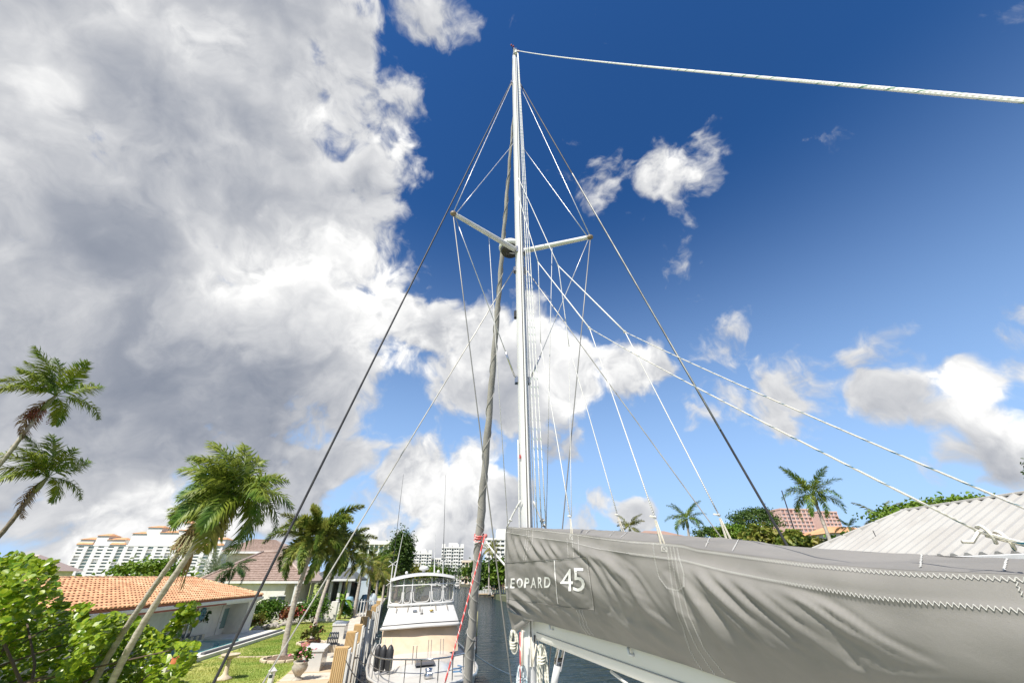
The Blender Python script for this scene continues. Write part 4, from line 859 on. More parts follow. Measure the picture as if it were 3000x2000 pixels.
# ------------------------------------------------------------------ broadleaf planting
lime = leafmat('seagrape_green', (.10,.21,.012), (.31,.38,.025), 7.0, rough=.32)
shrub_g = leafmat('shrub_green', (.06,.16,.015), (.14,.23,.025), 3)
tree_g = leafmat('tree_green', (.045,.10,.015), (.10,.16,.03), .8)
tree_b = leafmat('tree_bright', (.10,.20,.015), (.19,.27,.03), .8)
brown = mat('twig', (.12,.085,.06), .9)
def round_leaf():
    mb = MB(); n = 8; vs = [(0,0,0)]+[(math.cos(2*math.pi*j/n)*.5, math.sin(2*math.pi*j/n)*.48, .12*abs(math.sin(2*math.pi*j/n))) for j in range(n)]; vs[1] = (.56,0,.02)
    mb.add(vs, [(0,1+j,1+(j+1)%n) for j in range(n)]); return mb
def sea_grape():
    rng = np.random.default_rng(11); root = thing('sea_grape_bush', (-11.5,13.5,GZ), 'large sea grape bush with glossy round bright green leaves', 'bush')
    prof = [(-200,1590),(0,1615),(90,1625),(140,1660),(170,1700),(190,1790),(260,1815),(330,1795),(420,1815),(470,1862),(530,1885),(552,1900),(575,1930),(560,1960),(520,2060),(480,2300)]
    xs = [a for a,_ in prof]; ys = [b for _,b in prof]; P = []; N = []
    while len(P) < 8600:
        px = rng.uniform(-260, 600); top = np.interp(px, xs[:11], ys[:11]); py = top+abs(rng.normal())*0+rng.uniform(0,1)**1.15*(2250-top); 
        if px > 520 and py > 1960+(560-px)*3: continue
        if px > 470 and py > 1900 and rng.random() < .7: continue
        dep = 10.2+1.6*math.sin(px*.021+py*.013)+rng.uniform(0,2.2)+(py < top+60)*rng.uniform(0,1.2)-(px < 120)*.4
        p = atD(px, py, dep)
        if p.z < GZ+.1: continue
        cl = mnoise.noise((p.x*1.1,p.y*1.1,p.z*1.3))
        if cl < -.18 and rng.random() < .8: continue
        P.append(p); N.append(cl)
    sprigs = [(150,1640,11),(110,1655,11),(60,1628,11.5),(185,1760,11),(240,1770,10.5),(235,1800,10.5),(545,1768,10.6),(552,1776,10.6),(535,1790,10.6),(520,1815,10.6),(500,1840,10.6),(485,1860,10.6),(320,1810,10.5),(20,1640,11)]
    for (px,py,dd) in sprigs:
        for k in range(34): P.append(atD(px+rng.normal()*14, py+abs(rng.normal())*22, dd+rng.normal()*.12))
    P = np.array([tuple(p) for p in P]); me = round_leaf(); base = np.array(me.v); fs = np.array(me.f)
    n = len(P); nz = rnd_dirs(rng, n); nz[:,2] = np.abs(nz[:,2])+.25; nz += np.array([-.2,-.45,.2]); nz /= np.linalg.norm(nz,axis=1,keepdims=True)
    t = np.cross(nz, rnd_dirs(rng,n)); t /= np.linalg.norm(t,axis=1,keepdims=True); b = np.cross(nz,t); s = .105+.10*rng.random(n)
    order = np.argsort(np.linalg.norm(P-np.array([0,0,5]),axis=1)); single = order[:300]; rest = order[300:]
    V = P[rest][:,None,:]+s[rest][:,None,None]*(base[None,:,0:1]*t[rest][:,None,:]+base[None,:,1:2]*b[rest][:,None,:]+base[None,:,2:3]*nz[rest][:,None,:])
    F = fs[None]+(np.arange(len(rest))*len(base))[:,None,None]
    np_obj('foliage', V.reshape(-1,3)-np.array(ORG[root.name]), F.reshape(-1,3), lime, root, 'stuff')
    lm = me.mesh('leaf'); lm.materials.append(lime)
    for i in single:
        o = bpy.data.objects.new('leaf', lm); COL.objects.link(o); o.parent = root
        M = Matrix((t[i],b[i],nz[i])).transposed().to_4x4(); o.rotation_mode = 'QUATERNION'; o.rotation_quaternion = M.to_quaternion(); o.location = P[i]-np.array(ORG[root.name]); o.scale = (s[i],)*3
    mb = MB(); rr = random.Random(2)
    for k in range(26):
        e = P[rr.randrange(n)]; st = Vector((rr.uniform(-15,-8.5), rr.uniform(11,15), GZ)); e = Vector(e); mb.tube([st, st.lerp(e,.5)+Vector((rr.uniform(-.3,.3),rr.uniform(-.3,.3),.3)), e], [.05,.03,.012], 5)
    mb.build('branches', brown, root)['kind'] = 'stuff'
sea_grape()
def bush(name, label, c, rad, n, size, m, cat='shrub', group=None, flowers=None, seed=0, stem=True):
    rng = np.random.default_rng(100+seed); c = Vector(c); base = Vector((c.x,c.y,c.z-rad[2]*.9)); root = thing(name, tuple(base), label, cat, group)
    P, out = crown_points(rng, c, rad, max(10,n//26), 24, cl=.30); V, F = leaf_quads(P, size, rng, out=out, outw=.6)
    np_obj('foliage', V-np.array(base), F, m, root)
    if flowers is not None:
        k = max(20,n//12); d = rnd_dirs(rng,k); d[:,2] = abs(d[:,2]); d[:,1] = -abs(d[:,1]); Pf = np.array(c)+d*np.array(rad)*rng.uniform(.8,1.05,(k,1)); V, F = leaf_quads(Pf, size*.9, rng); np_obj('flowers', V-np.array(base), F, flowers, root)['kind'] = 'stuff'
    mb = MB()
    for k in range(4): mb.tube([base, base+Vector((math.cos(k*1.6)*rad[0]*.4, math.sin(k*1.6)*rad[1]*.4, rad[2]*.9))], [.03,.012], 5)
    mb.build('stem', brown, root); return root
def tree(name, label, base, c, rad, n, size, m, cat='tree', group=None, seed=0, trunk_r=.18, cl=.28, per=36):
    rng = np.random.default_rng(200+seed); base = Vector(base); c = Vector(c); root = thing(name, tuple(base), label, cat, group); mb = MB()
    mb.tube(curve3([base, base.lerp(c,.5)+Vector((.1,0,0)), c], 6), [trunk_r*(1-.055*i) for i in range(13)], 8); rr = random.Random(seed)
    for k in range(7):
        a = k*.9; s_ = base.lerp(c, .45+.06*k); e = c+Vector((math.cos(a)*rad[0]*.75, math.sin(a)*rad[1]*.75, rr.uniform(-.1,.6)*rad[2])); mb.tube([s_, s_.lerp(e,.5)+Vector((0,0,.15)), e], [trunk_r*.5,trunk_r*.3,.02], 5)
    mb.build('trunk', brown, root, True)
    P, out = crown_points(rng, c, rad, max(14,n//per), per, cl=cl); V, F = leaf_quads(P, size, rng, out=out, outw=.5)
    np_obj('crown', V-np.array(base), F, m, root); return root
magenta = mat('magenta_bloom', (.45,.03,.12), .7, (.55,.10,.10), 8); red_leaf = leafmat('red_leaf', (.22,.05,.04), (.35,.16,.06), 4)
bush_specs = ((765,1815,45,.95,shrub_g,'bright green shrub beside the corner of the tile roofed house',None),(800,1800,45.5,.95,shrub_g,'rounded bright green shrub in the planting bed by the white wall',None),(845,1815,45.5,.7,red_leaf,'reddish croton shrub in the planting bed by the white wall',None),(880,1800,46,.8,shrub_g,'green shrub with red blooms behind the foxtail palm',magenta),(920,1800,46.5,1.05,shrub_g,'dense dark green shrub at the end of the planting bed',None),(745,1850,41,.55,fr_yell,'low yellow green plant at the corner of the pool deck',red_leaf),(1010,1808,51,.6,shrub_g,'low green plants at the foot of the banana plant',None))
for k,(px,py,Yd,r_,m_,lab,fl_) in enumerate(bush_specs):
    p = atY(px,py,Yd); p.z = GZ+r_*.85; bush('shrub', lab, p, (r_*1.05,r_,r_), int(1500*r_), .17, m_, flowers=fl_, seed=k)
p = atY(560,1870,34.5); bush('potted_plant','dark spiky plant growing against the pool alcove wall',(p.x,p.y,GZ+1.0),(.55,.5,.9),380,.30,fr_dark,'plant',seed=30)
# banana plant
bp = atZ(993,1812,GZ); bananas = thing('banana_plant', tuple(bp), 'banana plant with broad upright bright green leaves beside white wall', 'plant'); MB().tube([bp, bp+Vector((.1,0,1.6))],[.16,.1],8).build('stem', mat('banana_stem',(.35,.33,.16),.7,(.24,.17,.09),5), bananas, True)
ban_m = leafmat('banana_leaf', (.12,.25,.02), (.22,.32,.04), 2)
for k in range(9):
    a = k*2.4; lift = (1.5,.9,.5,.2,1.1,.0,-.3,.6,1.35)[k]; L_ = 1.35
    def bl(u, v, a=a, lift=lift, L_=L_):
        s = u*L_; z = 1.55+math.sin(lift)*s-.45*u*u*L_*(1.2-lift*.4); rr = math.cos(lift)*s; w_ = .27*math.sin(math.pi*min(1,.06+.94*u))**.6*(v-.5)*2
        return (bp.x+.1+rr*math.cos(a)-w_*math.sin(a), bp.y+rr*math.sin(a)+w_*math.cos(a), bp.z+z+abs(w_)*.35)
    MB().grid(bl, 10, 4).build('leaf', ban_m, bananas, True)
# ------------------------------------------------------------------ lawn furniture
gr = random.Random(9); GV = []; GF = []
def lawn_ok(x, y): return x < sw(0,-1.9).x-(y-21.8)*.119 and x > -15.5 and not (x < -11.9-(y-25)*.10+.0 and y < 40 and y > 23 and x < -12.4)
while len(GV) < 3*42000:
    x, y = gr.uniform(-14,-5), gr.uniform(18,46)
    if not lawn_ok(x,y): continue
    h = gr.uniform(.03,.075)*(1+.5*mnoise.noise((x*.8,y*.8,0))); a = gr.uniform(0,6.28); w_ = .012; GV += [(x-w_*math.cos(a),y-w_*math.sin(a),GZ),(x+w_*math.cos(a),y+w_*math.sin(a),GZ),(x+gr.uniform(-.03,.03),y+gr.uniform(-.03,.03),GZ+h)]
np_obj('grass_blades', GV, np.arange(len(GV)).reshape(-1,3), leafmat('grass_blade',(.17,.27,.03),(.40,.41,.10),.6,.7), kind='stuff')
bpos = atZ(655,1990,GZ); bb = thing('bird_bath', tuple(bpos), 'cream stone bird bath standing on the lawn', 'bird bath'); stone = mat('cast_stone', (.62,.52,.38), .85, (.50,.41,.29), 6, bump=.3)
MB().lathe([(.30,0),(.29,.06),(.16,.12),(.10,.20),(.085,.45),(.075,.62),(.12,.70)],14,bpos).build('pedestal', stone, bb, True); MB().lathe([(.10,.70),(.30,.76),(.37,.84),(.36,.86),(.30,.81),(.0,.77)],18,bpos).build('bowl', stone, bb, True)
ring = thing('tree_ring', tuple(cB), 'pale curved edging ring round the mulch at the foxtail palm', 'edging')
for k in range(14):
    a = k*2*math.pi/14; p = cB+Vector((math.cos(a)*.98, math.sin(a)*.98, 0)); mb = MB(); mb.bbox(-.19,.19,-.07,.07,0,.12,.02); me = mb.mesh('stone'); inst('stone', me, stone, ring, p-cB, (0,0,a+math.pi/2))
MB().lathe([(.9,.02),(.6,.12),(.3,.20),(.0,.22)],16,cB).build('mulch', mat('mulch',(.10,.065,.04),.95,(.20,.14,.10),14,bump=.8,bscale=30), ring, True)
ring2 = thing('tree_ring', tuple(dB), 'stone edging ring with red flowers round the rear foxtail palm', 'edging')
for k in range(12):
    a = k*2*math.pi/12; me = bpy.data.meshes.get('stone'); inst('stone', me, stone, ring2, (math.cos(a)*.8, math.sin(a)*.8, 0), (0,0,a+math.pi/2))
MB().lathe([(.72,.02),(.5,.12),(.0,.18)],14,dB).build('mulch', MATS['mulch'], ring2, True)
edge = thing('lawn_edging', tuple(atZ(660,1927,GZ)), 'thin pale stone edging strip crossing the lawn', 'edging'); e0, e1 = atZ(640,1927,GZ), atZ(800,1924,GZ)
for k in range(9): a, b_ = e0.lerp(e1,k/9+.003), e0.lerp(e1,(k+1)/9-.003); MB().prism([(a.x,a.y-.06,GZ),(b_.x,b_.y-.06,GZ),(b_.x,b_.y+.06,GZ),(a.x,a.y+.06,GZ)],(0,0,.06)).build('edging_stone', stone, edge)
clay = mat('terracotta', (.42,.20,.10), .8, (.52,.30,.18), 6); 
def pot(name, label, p, r, h, m, leafm, fl, seed, prof=None):
    root = thing(name, tuple(p), label, 'planter'); MB().lathe(prof or [(r*.6,0),(r*.8,h*.3),(r,h*.75),(r*.86,h*.9),(r*1.02,h),(r*.9,h*.98),(r*.8,h*.9),(.0,h*.88)],16,p).build('pot', m, root, True)
    rng = np.random.default_rng(seed); P, out = crown_points(rng, Vector(p)+Vector((0,0,h+r*.6)), (r*1.1,r*1.1,r*.9), 14, 10); V,F = leaf_quads(P,.13,rng); np_obj('foliage', V-np.array(p), F, leafm, root)
    if fl: Pf = np.array(p)+np.array([0,0,h+r*.9])+rng.normal(size=(60,3))*r*.55; V,F = leaf_quads(Pf,.11,rng); np_obj('flowers', V-np.array(p), F, fl, root)['kind'] = 'stuff'
pot('flower_pot','round terracotta pot with grassy leaves beside the dock box', atZ(898,1922,GZ), .42,.62,clay,fr_yell,None,1); pot('flower_pot','dark clay pot overflowing with red flowers behind the terracotta pot', atZ(912,1908,GZ), .40,.60,mat('dark_clay',(.22,.10,.07),.8),shrub_g,magenta,2)
up = sw(-1.0,-1.35,GZ+.06); pot('stone_urn','pale carved stone urn with pink flowers on the walkway', atZ(870,1992,GZ+.06), .30,.62,mat('urn_stone',(.50,.46,.38),.9,(.36,.33,.28),9,bump=.5),shrub_g,mat('pink_bloom',(.65,.12,.22),.7,(.55,.25,.25),8),3,[(.24,0),(.22,.06),(.10,.12),(.16,.2),(.28,.34),(.31,.46),(.26,.56),(.30,.62),(.24,.6),(.0,.55)])
pot('flower_pot','orange clay pot at the edge of the sea grape bush', atZ(512,1960,GZ), .30,.5,mat('orange_clay',(.50,.16,.06),.8),shrub_g,None,4); pot('flower_pot','lime green plastic pot beside the pool deck', atZ(537,1945,GZ), .28,.45,mat('lime_pot',(.20,.42,.05),.5),shrub_g,None,5)
def dock_box(label, a, b_, w_, L_, h_):
    c = sw(a,b_,GZ+.07); root = thing('dock_box', tuple(c), label, 'dock box', rz=math.atan2(SWD.y,SWD.x)-math.pi/2); ORG[root.name] = (0,0,0)
    MB().bbox(-w_/2,w_/2,0,L_,0,h_-.14,.02).build('body', gel, root, local=True); 
    mb = MB(); mb.prism([(-w_/2-.04,-.04,h_-.138),(w_/2+.04,-.04,h_-.138),(w_/2+.04,-.04,h_-.06),(-w_/2-.04,-.04,h_)],(0,L_+.08,0)); mb.build('lid', mat('box_lid',(.66,.66,.64),.35), root, local=True)
    MB().bbox(w_/2,w_/2+.02,L_*.5-.05,L_*.5+.05,h_-.26,h_-.16,.005).build('latch', steel, root, local=True)
dock_box('white fibreglass dock box with sloping lid beside the terracotta pot', 1.7, -.85, .8, 1.75, .85); dock_box('long white dock box further along the walkway', 12.5, -1.1, .8, 2.2, .9)
q = sw(7.4,-.75,GZ+.06); hr_ = thing('hose_reel', tuple(q), 'grey hose reel on a white stone block by the pilings', 'hose reel'); MB().bbox(q.x-.4,q.x+.35,q.y-.4,q.y+.35,q.z,q.z+.35,.04).build('block', stone, hr_); mb = MB()
for k in range(5): mb.tube([q+Vector((-.2+.1*k, .26*math.cos(a), .62+.26*math.sin(a))) for a in np.linspace(0,6.283,17)], .03, 6, False)
mb.build('hose', mat('grey_hose',(.25,.26,.27),.6), hr_, True); mb = MB(); mb.tube([q+Vector((-.3,0,.35)),q+Vector((-.3,0,.62))],.03,6); mb.tube([q+Vector((.25,0,.35)),q+Vector((.25,0,.62))],.03,6); mb.tube([q+Vector((-.32,0,.62)),q+Vector((.28,0,.62))],.04,8); mb.build('stand', steel, hr_)
lp = atZ(789,2006,GZ); lt = thing('lawn_lantern', tuple(lp), 'small white lantern post at the lawn edge', 'lantern'); MB().bbox(lp.x-.09,lp.x+.09,lp.y-.09,lp.y+.09,lp.z,lp.z+.42,.015).build('post', white_paint, lt); MB().bbox(lp.x-.07,lp.x+.07,lp.y-.095,lp.y-.08,lp.z+.24,lp.z+.34,.005).build('pane', dark_glass, lt); mb = MB(); mb.lathe([(.16,.42),(.17,.45),(.02,.58),(.0,.58)],4,lp); mb.build('cap', white_paint, lt)
# ------------------------------------------------------------------ pilings with ribbed sleeves along the wall
tan = mat('tan_sleeve', (.60,.42,.20), .6, (.52,.35,.16), 3, stretch=(1,1,.3)); pile_w = mat('pile_white', (.74,.72,.66), .6, (.64,.62,.56), 3)
def piling(a, b_, top, w_, lab, low=-1.2, band=True):
    c = sw(a, b_, low); root = thing('piling', tuple(c), lab, 'piling', 'ribbed pilings along the sea wall', rz=math.atan2(SWD.y,SWD.x)-math.pi/2); H = top-low
    mb = MB(); n = 7; pts = []
    for k in range(n):
        x0 = -w_/2+w_*k/n; pts += [(x0+.006,-.2),(x0+w_/n*.28,-.222),(x0+w_/n*.72,-.222),(x0+w_/n-.006,-.2)]
    pts += [(w_/2,.2),(-w_/2,.2)]; mb.prism([(x,y,0) for x,y in pts],(0,0,H)); mb.build('sleeve', tan, root, local=True)
    MB().bbox(w_/2+.002,w_/2+.10,-.215,.21,.1,H-.03,.01).build('side_board', pile_w, root, local=True)
    MB().bbox(-w_/2+.01,w_/2+.03,-.18,.18,H+.001,H+.03,.01).build('cap', tan, root, local=True)
    if band: mb = MB(); zz = H-.55; mb.tube([(-w_/2-.02,-.235,zz),(w_/2+.12,-.235,zz),(w_/2+.12,.22,zz+.02),(-w_/2-.02,.22,zz),(-w_/2-.02,-.235,zz)],.018,6); mb.build('rope_band', black_rub, root, local=True)
for k,(a,b_,tp_,w_) in enumerate(((-1.3,.62,2.55,.52),(.2,.60,2.2,.42),(1.9,.62,2.75,.42),(3.6,.62,2.15,.5),(5.2,.66,2.75,.42),(7.2,.64,2.5,.42),(9.4,.66,2.8,.42),(11.6,.66,2.55,.42),(14.2,.66,2.85,.42),(17.2,.66,2.6,.42),(20.5,.66,2.8,.42),(24.5,.66,2.7,.42),(29,.66,2.8,.42))):
    names = ['shorter','taller']; nth = ('first','second','third','fourth','fifth','sixth','seventh','eighth','ninth','tenth','eleventh','twelfth','last')[k]; piling(a,b_,tp_,w_,'%s tan ribbed piling beside the walkway, %s from the stone urn' % (names[tp_ > 2.6], nth), band=(k%2 == 1))
# ------------------------------------------------------------------ house with orange barrel tiles
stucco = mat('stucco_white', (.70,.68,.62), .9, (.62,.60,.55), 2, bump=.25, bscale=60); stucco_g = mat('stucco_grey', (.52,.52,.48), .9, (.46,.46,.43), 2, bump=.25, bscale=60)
tile_o = mat('orange_tile', (.60,.30,.15), .8, (.74,.46,.26), 1.3, bump=.2); _t = NT(tile_o.node_tree); _b = [n for n in _t.n if n.type == 'BSDF_PRINCIPLED'][0]; _src = _b.inputs['Base Color'].links[0].from_socket; _oi = _t.n.new('ShaderNodeObjectInfo'); _hv = _t.node('ShaderNodeHueSaturation', {'Value': _t.mr(_oi.outputs['Random'], 0, 1, .72, 1.12, 'LINEAR'), 'Color': _src}); _t.l.new(_hv.outputs[0], _b.inputs['Base Color'])
tile_o2 = mat('tile_bed', (.40,.16,.08), .9)
h1 = thing('tile_roof_house', (-20,28,GZ), 'low white house with orange barrel tile roof beside the pool', 'house')
EX, EZ, RX, RZ = -15.3, 3.72, -20.0, 4.86
MB().box(-24.2,-16.7,18.2,38.9,GZ,3.62).build('wall', stucco, h1)
mb = MB(); E_ = [(EX,16.5,EZ),(EX,39.5,EZ),(-24.7,39.5,EZ),(-24.7,16.5,EZ)]; r0, r1 = (RX,19.0,RZ),(RX,37.8,RZ)
mb.add(E_+[r0,r1]+[(x,y,z-.16) for x,y,z in E_], [(0,1,5,4),(1,2,5),(2,3,4,5),(3,0,4),(0,6,7,1),(1,7,8,2),(2,8,9,3),(3,9,6,0),(6,9,8,7)]); roof1 = mb.build('roof', tile_o2, h1)
MB().bbox(EX-.02,EX+.10,16.5,39.6,EZ-.24,EZ-.08,.02).build('gutter', white_paint, roof1); MB().bbox(EX-.06,EX-.021,16.5,34,EZ-.34,EZ-.241,.01).build('red_fascia', mat('red_fascia',(.32,.09,.07),.7), roof1)
MB().bbox(EX-.8,EX-.07,16.6,39.4,EZ-.36,EZ-.20,.01).build('soffit', white_paint, roof1)
upv = Vector((RX-EX,0,RZ-EZ)); SL = upv.length; upv.normalize(); nv = Vector((upv.z,0,-upv.x)).normalized(); nv = nv if nv.z > 0 else -nv
mb = MB(); ns = 6; vs = []
for q in (0,1):
    for j in range(ns+1): a = math.pi*j/ns; vs.append((-.125*math.cos(a), .43*q, .085*math.sin(a)+(.03 if q == 0 else .0)+.012))
mb.add(vs, [(j,j+1,ns+2+j,ns+1+j) for j in range(ns)]+[tuple(range(ns,-1,-1))]); tile_me = mb.mesh('roof_tile'); tile_me.materials.append(tile_o)
rot = Matrix((Vector((0,1,0)), upv, nv)).transposed()
if rot.determinant() < 0: rot = Matrix((Vector((0,-1,0)), upv, nv)).transposed()
slots = []; rr = random.Random(4)
for k in range(13):
    s_ = k*.372; f = s_/SL; y = 16.6+2.4*f
    while y < 39.4-1.7*f: slots.append(Vector((EX,y,EZ))+upv*(s_-.03)+nv*(.012+rr.uniform(-.006,.008))); y += .285
slots.sort(key=lambda p: (p-_C).length if proj(p)[0] > 130 else 999)
for p in slots[:300]:
    o = inst('roof_tile', tile_me, None, roof1, p-Vector(ORG[h1.name]), rot.to_euler())
bv = np.array([tuple(rot@Vector(v)) for v in mb.v]); rest = slots[300:]
mbr = MB()
for p in rest: mbr.add([tuple(Vector(v)+p) for v in bv], mb.f)
mbr.build('roof_tiles', tile_o, roof1)['kind'] = 'stuff'
y = 19.2
while y < 37.7: MB().tube([(RX,y,RZ+.04),(RX,y+.42,RZ+.03)],.12,8).build('ridge_tile', tile_o, roof1, True); y += .38
for k in range(14): f0, f1 = k/14, (k+1)/14; a = Vector(r1).lerp(Vector(E_[1]),f0); b_ = Vector(r1).lerp(Vector(E_[1]),f1); MB().tube([a+Vector((0,0,.05)),b_+Vector((0,0,.04))],.11,8).build('hip_tile', tile_o, roof1, True)
WX = -16.7
def wall_px(px, py): return atX(px, py, WX)
d0_, d1_ = wall_px(628,1858), wall_px(680,1776); dy0, dy1 = wall_px(632,1840).y, wall_px(672,1840).y
door = MB().bbox(WX-.02,WX+.06,dy0,dy1,GZ+.16,3.2,.01).build('door', white_paint, h1); MB().bbox(WX+.061,WX+.075,dy0+.32,dy1-.18,GZ+.5,3.0,.005).build('pane', teal_glass, door); MB().tube([(WX+.07,dy0+.15,2.2),(WX+.12,dy0+.15,2.2)],.035,8).build('handle', steel, door)
sy0, sy1 = wall_px(500,1840).y, wall_px(566,1830).y
sd = MB().bbox(WX-.02,WX+.03,sy0,sy1,GZ+.16,3.25,.01).build('sliding_door', dark_glass, h1)
for k in range(5): yy = sy0+(sy1-sy0)*k/4; MB().bbox(WX+.0,WX+.07,yy-.06,yy+.06,GZ+.16,3.25,.01).build('frame', white_paint, sd)
MB().bbox(WX+.0,WX+.065,sy0-.06,sy1+.06,3.2511,3.36,.01).build('frame', white_paint, sd)
c = wall_px(592,1797); mb = MB(); 
for k in range(16): a = k*math.pi/8; mb.prism([(WX+.02,c.y+.1*math.cos(a-.3),c.z+.1*math.sin(a-.3)),(WX+.02,c.y+.1*math.cos(a+.3),c.z+.1*math.sin(a+.3)),(WX+.02,c.y+.36*math.cos(a+.12),c.z+.36*math.sin(a+.12)),(WX+.02,c.y+.36*math.cos(a-.12),c.z+.36*math.sin(a-.12))],(.05,0,0))
mb.lathe([(0,.0)],3) if False else None
tag(mb.build('wall_ornament', mat('blue_metal',(.05,.16,.24),.45,(.08,.25,.34),5), None), 'round blue metal petal ornament hanging on the house wall', 'ornament')
MB().bbox(WX-.1,-15.36,37.6,38.95,GZ,3.5,.02).build('corner_pier', stucco, h1)
# pool deck, pool and spa rim
deck_m = mat('deck_white', (.70,.68,.62), .8, (.60,.57,.50), 2, bump=.2); DK = GZ+.16
pool = thing('swimming_pool', (-14.6,32,GZ), 'small turquoise swimming pool with tiled rim beside the house', 'pool')
Pn = [atZ(528,1893,DK), atZ(571,1915,DK), atZ(668,1882,DK), atZ(640,1872,DK)]; px0, px1, py0, py1 = -16.3, -13.6, 27.5, 34.5
for nm,(x0,x1,y0,y1) in dict(a=(-16.69,px0,24.5,39.5),b=(px1,-12.75,24.5,39.5),c=(px0,px1,24.5,py0),d=(px0,px1,py1,39.5)).items(): MB().box(x0,x1,y0,y1,GZ-.1,DK).build('deck', deck_m, pool)
pw = bpy.data.materials.new('pool_water'); pw.use_nodes = True; tt = NT(pw.node_tree); b = tt.n['Principled BSDF']; b.inputs['Roughness'].default_value = .05; ob = tt.node('ShaderNodeTexCoord').outputs['Object']; n_ = tt.noise(ob, 2.5, 3); tt.l.new(tt.mix(n_, (.04,.36,.38,1), (.10,.50,.50,1)), b.inputs['Base Color']); bn = tt.node('ShaderNodeBump', {'Strength': .3, 'Distance': .05, 'Height': n_}); tt.l.new(bn.outputs[0], b.inputs['Normal'])
MB().box(px0,px1,py0,py1,GZ-.15,DK-.09).build('water', pw, pool)
rim = MB(); 
for k in range(22): y = py0+(py1-py0)*k/22; MB().bbox(px0-.14,px0-.01,y+.01,y+(py1-py0)/22-.01,DK,DK+.28,.01).build('rim_tile', [mat('rim_dark',(.16,.17,.17),.5),stone][k%2], pool)
tag(MB().bbox(px1+.45,px1+.65,28,39,DK+.002,DK+.10,.02).build('deck_drain', mat('drain_dark',(.12,.12,.13),.6)), 'dark drain channel along the edge of the white pool deck', 'drain')
for k in range(14): 
    rr = random.Random(k); p = sw(0,0); q = atZ(742+k*9+rr.uniform(-3,3), 1848-k*1.6+rr.uniform(-3,3), GZ); s_ = rr.uniform(.16,.36); mb = MB(); mb.ball((q.x,q.y,GZ+s_*.45), s_, 8, 5, (1.2,.9,.7)); 
    mb.v = [tuple(Vector(v)+Vector((1,1,1))*mnoise.noise(Vector(v)*4)*.06) for v in mb.v]; tag(mb.build('rock', mat('garden_rock',(.40,.36,.31),.9,(.26,.23,.20),5,bump=.5), None, True), 'pale garden rock edging the planting bed, %s from the house corner' % ('first','second','third','fourth','fifth','sixth','seventh','eighth','ninth','tenth','eleventh','twelfth','thirteenth','last')[k], 'rock', 'rocks along the planting bed')
# ------------------------------------------------------------------ house with brown flat tile roof
tile_b = mat('brown_tile', (.27,.19,.15), .85, (.40,.30,.25), 2.2, bump=.5, bscale=9, stretch=(2,2,1)); tile_b2 = mat('brown_tile_ridge', (.42,.33,.28), .85)
h2 = thing('brown_roof_house', (-22,50,GZ), 'two storey white house with brown flat tile roofs behind the white garden wall', 'house')
PL_, PR_ = atY(575,1703,50), atY(905,1696,50); PL_.z = PR_.z = 4.62; AP = atY(772,1617,56); AP2 = atY(818,1617,56); AP2.z = AP.z; PB = Vector((PR_.x,62,4.62)); PC = Vector((PL_.x,62,4.62))
def courses(a, b_, c, n, parent):                      # triangle a-b eave, c apex, laid in overlapping courses
    nn = (b_-a).cross(c-a).normalized(); nn = nn if nn.z > 0 else -nn
    for k in range(n):
        f0, f1 = k/n, min(1,(k+1.15)/n); p = [a.lerp(c,f0)+nn*.07, b_.lerp(c,f0)+nn*.07, b_.lerp(c,f1)+nn*.012, a.lerp(c,f1)+nn*.012]
        MB().add([tuple(q) for q in p]+[tuple(p[0]-nn*.06),tuple(p[1]-nn*.06)], [(0,1,2,3),(4,5,1,0)]) if False else None
        m_ = MB(); m_.add([tuple(q) for q in p]+[tuple(p[0]-nn*.07),tuple(p[1]-nn*.07)], [(0,1,2,3),(4,5,1,0)]); m_.build('tile_course', tile_b, parent)
def courses4(a, b_, c, d, n, parent):
    nn = (b_-a).cross(d-a).normalized(); nn = nn if nn.z > 0 else -nn
    for k in range(n):
        f0, f1 = k/n, min(1,(k+1.15)/n); p = [a.lerp(d,f0)+nn*.09, b_.lerp(c,f0)+nn*.09, b_.lerp(c,f1)+nn*.012, a.lerp(d,f1)+nn*.012]
        m_ = MB(); m_.add([tuple(q) for q in p]+[tuple(p[0]-nn*.09),tuple(p[1]-nn*.09)], [(0,1,2,3),(4,5,1,0)]); m_.build('tile_course', tile_b, parent)
mb = MB(); mb.add([tuple(p) for p in (PL_,PR_,PB,PC,AP,AP2)]+[tuple(p-Vector((0,0,.2))) for p in (PL_,PR_,PB,PC)], [(0,1,5,4),(1,2,5),(2,3,4,5),(3,0,4),(0,6,7,1),(1,7,8,2),(6,9,8,7)]); rf2 = mb.build('roof', tile_b2, h2)
courses4(PL_,PR_,AP2,AP,17,rf2)
for a, c_ in ((PL_,AP),(PR_,AP2),(AP,AP2)): MB().tube([a+Vector((0,0,.08)),c_+Vector((0,0,.10))],.12,8).build('hip_ridge', tile_b2, rf2, True)
dW = (PR_-PL_).normalized(); iW = Vector((-dW.y,dW.x,0)).normalized()
g0, g1 = PL_-iW*.06-Vector((0,0,.22)), PR_-iW*.06-Vector((0,0,.22)); MB().prism([tuple(g0),tuple(g1),tuple(g1+iW*.12),tuple(g0+iW*.12)],(0,0,.2)).build('gutter', white_paint, rf2)
w0, w1 = PL_+iW*.35+dW*.5, PR_+iW*.35-dW*2.2; w0.z = w1.z = GZ; MB().prism([tuple(w0),tuple(w1),tuple(w1+iW*8),tuple(w0+iW*8)],(0,0,3.1)).build('wall', stucco, h2)
def on_wall(px, py):
    r = ray(px,py); nrm = iW; t_ = (w0-_C).dot(nrm)/r.dot(nrm); return _C+r*t_
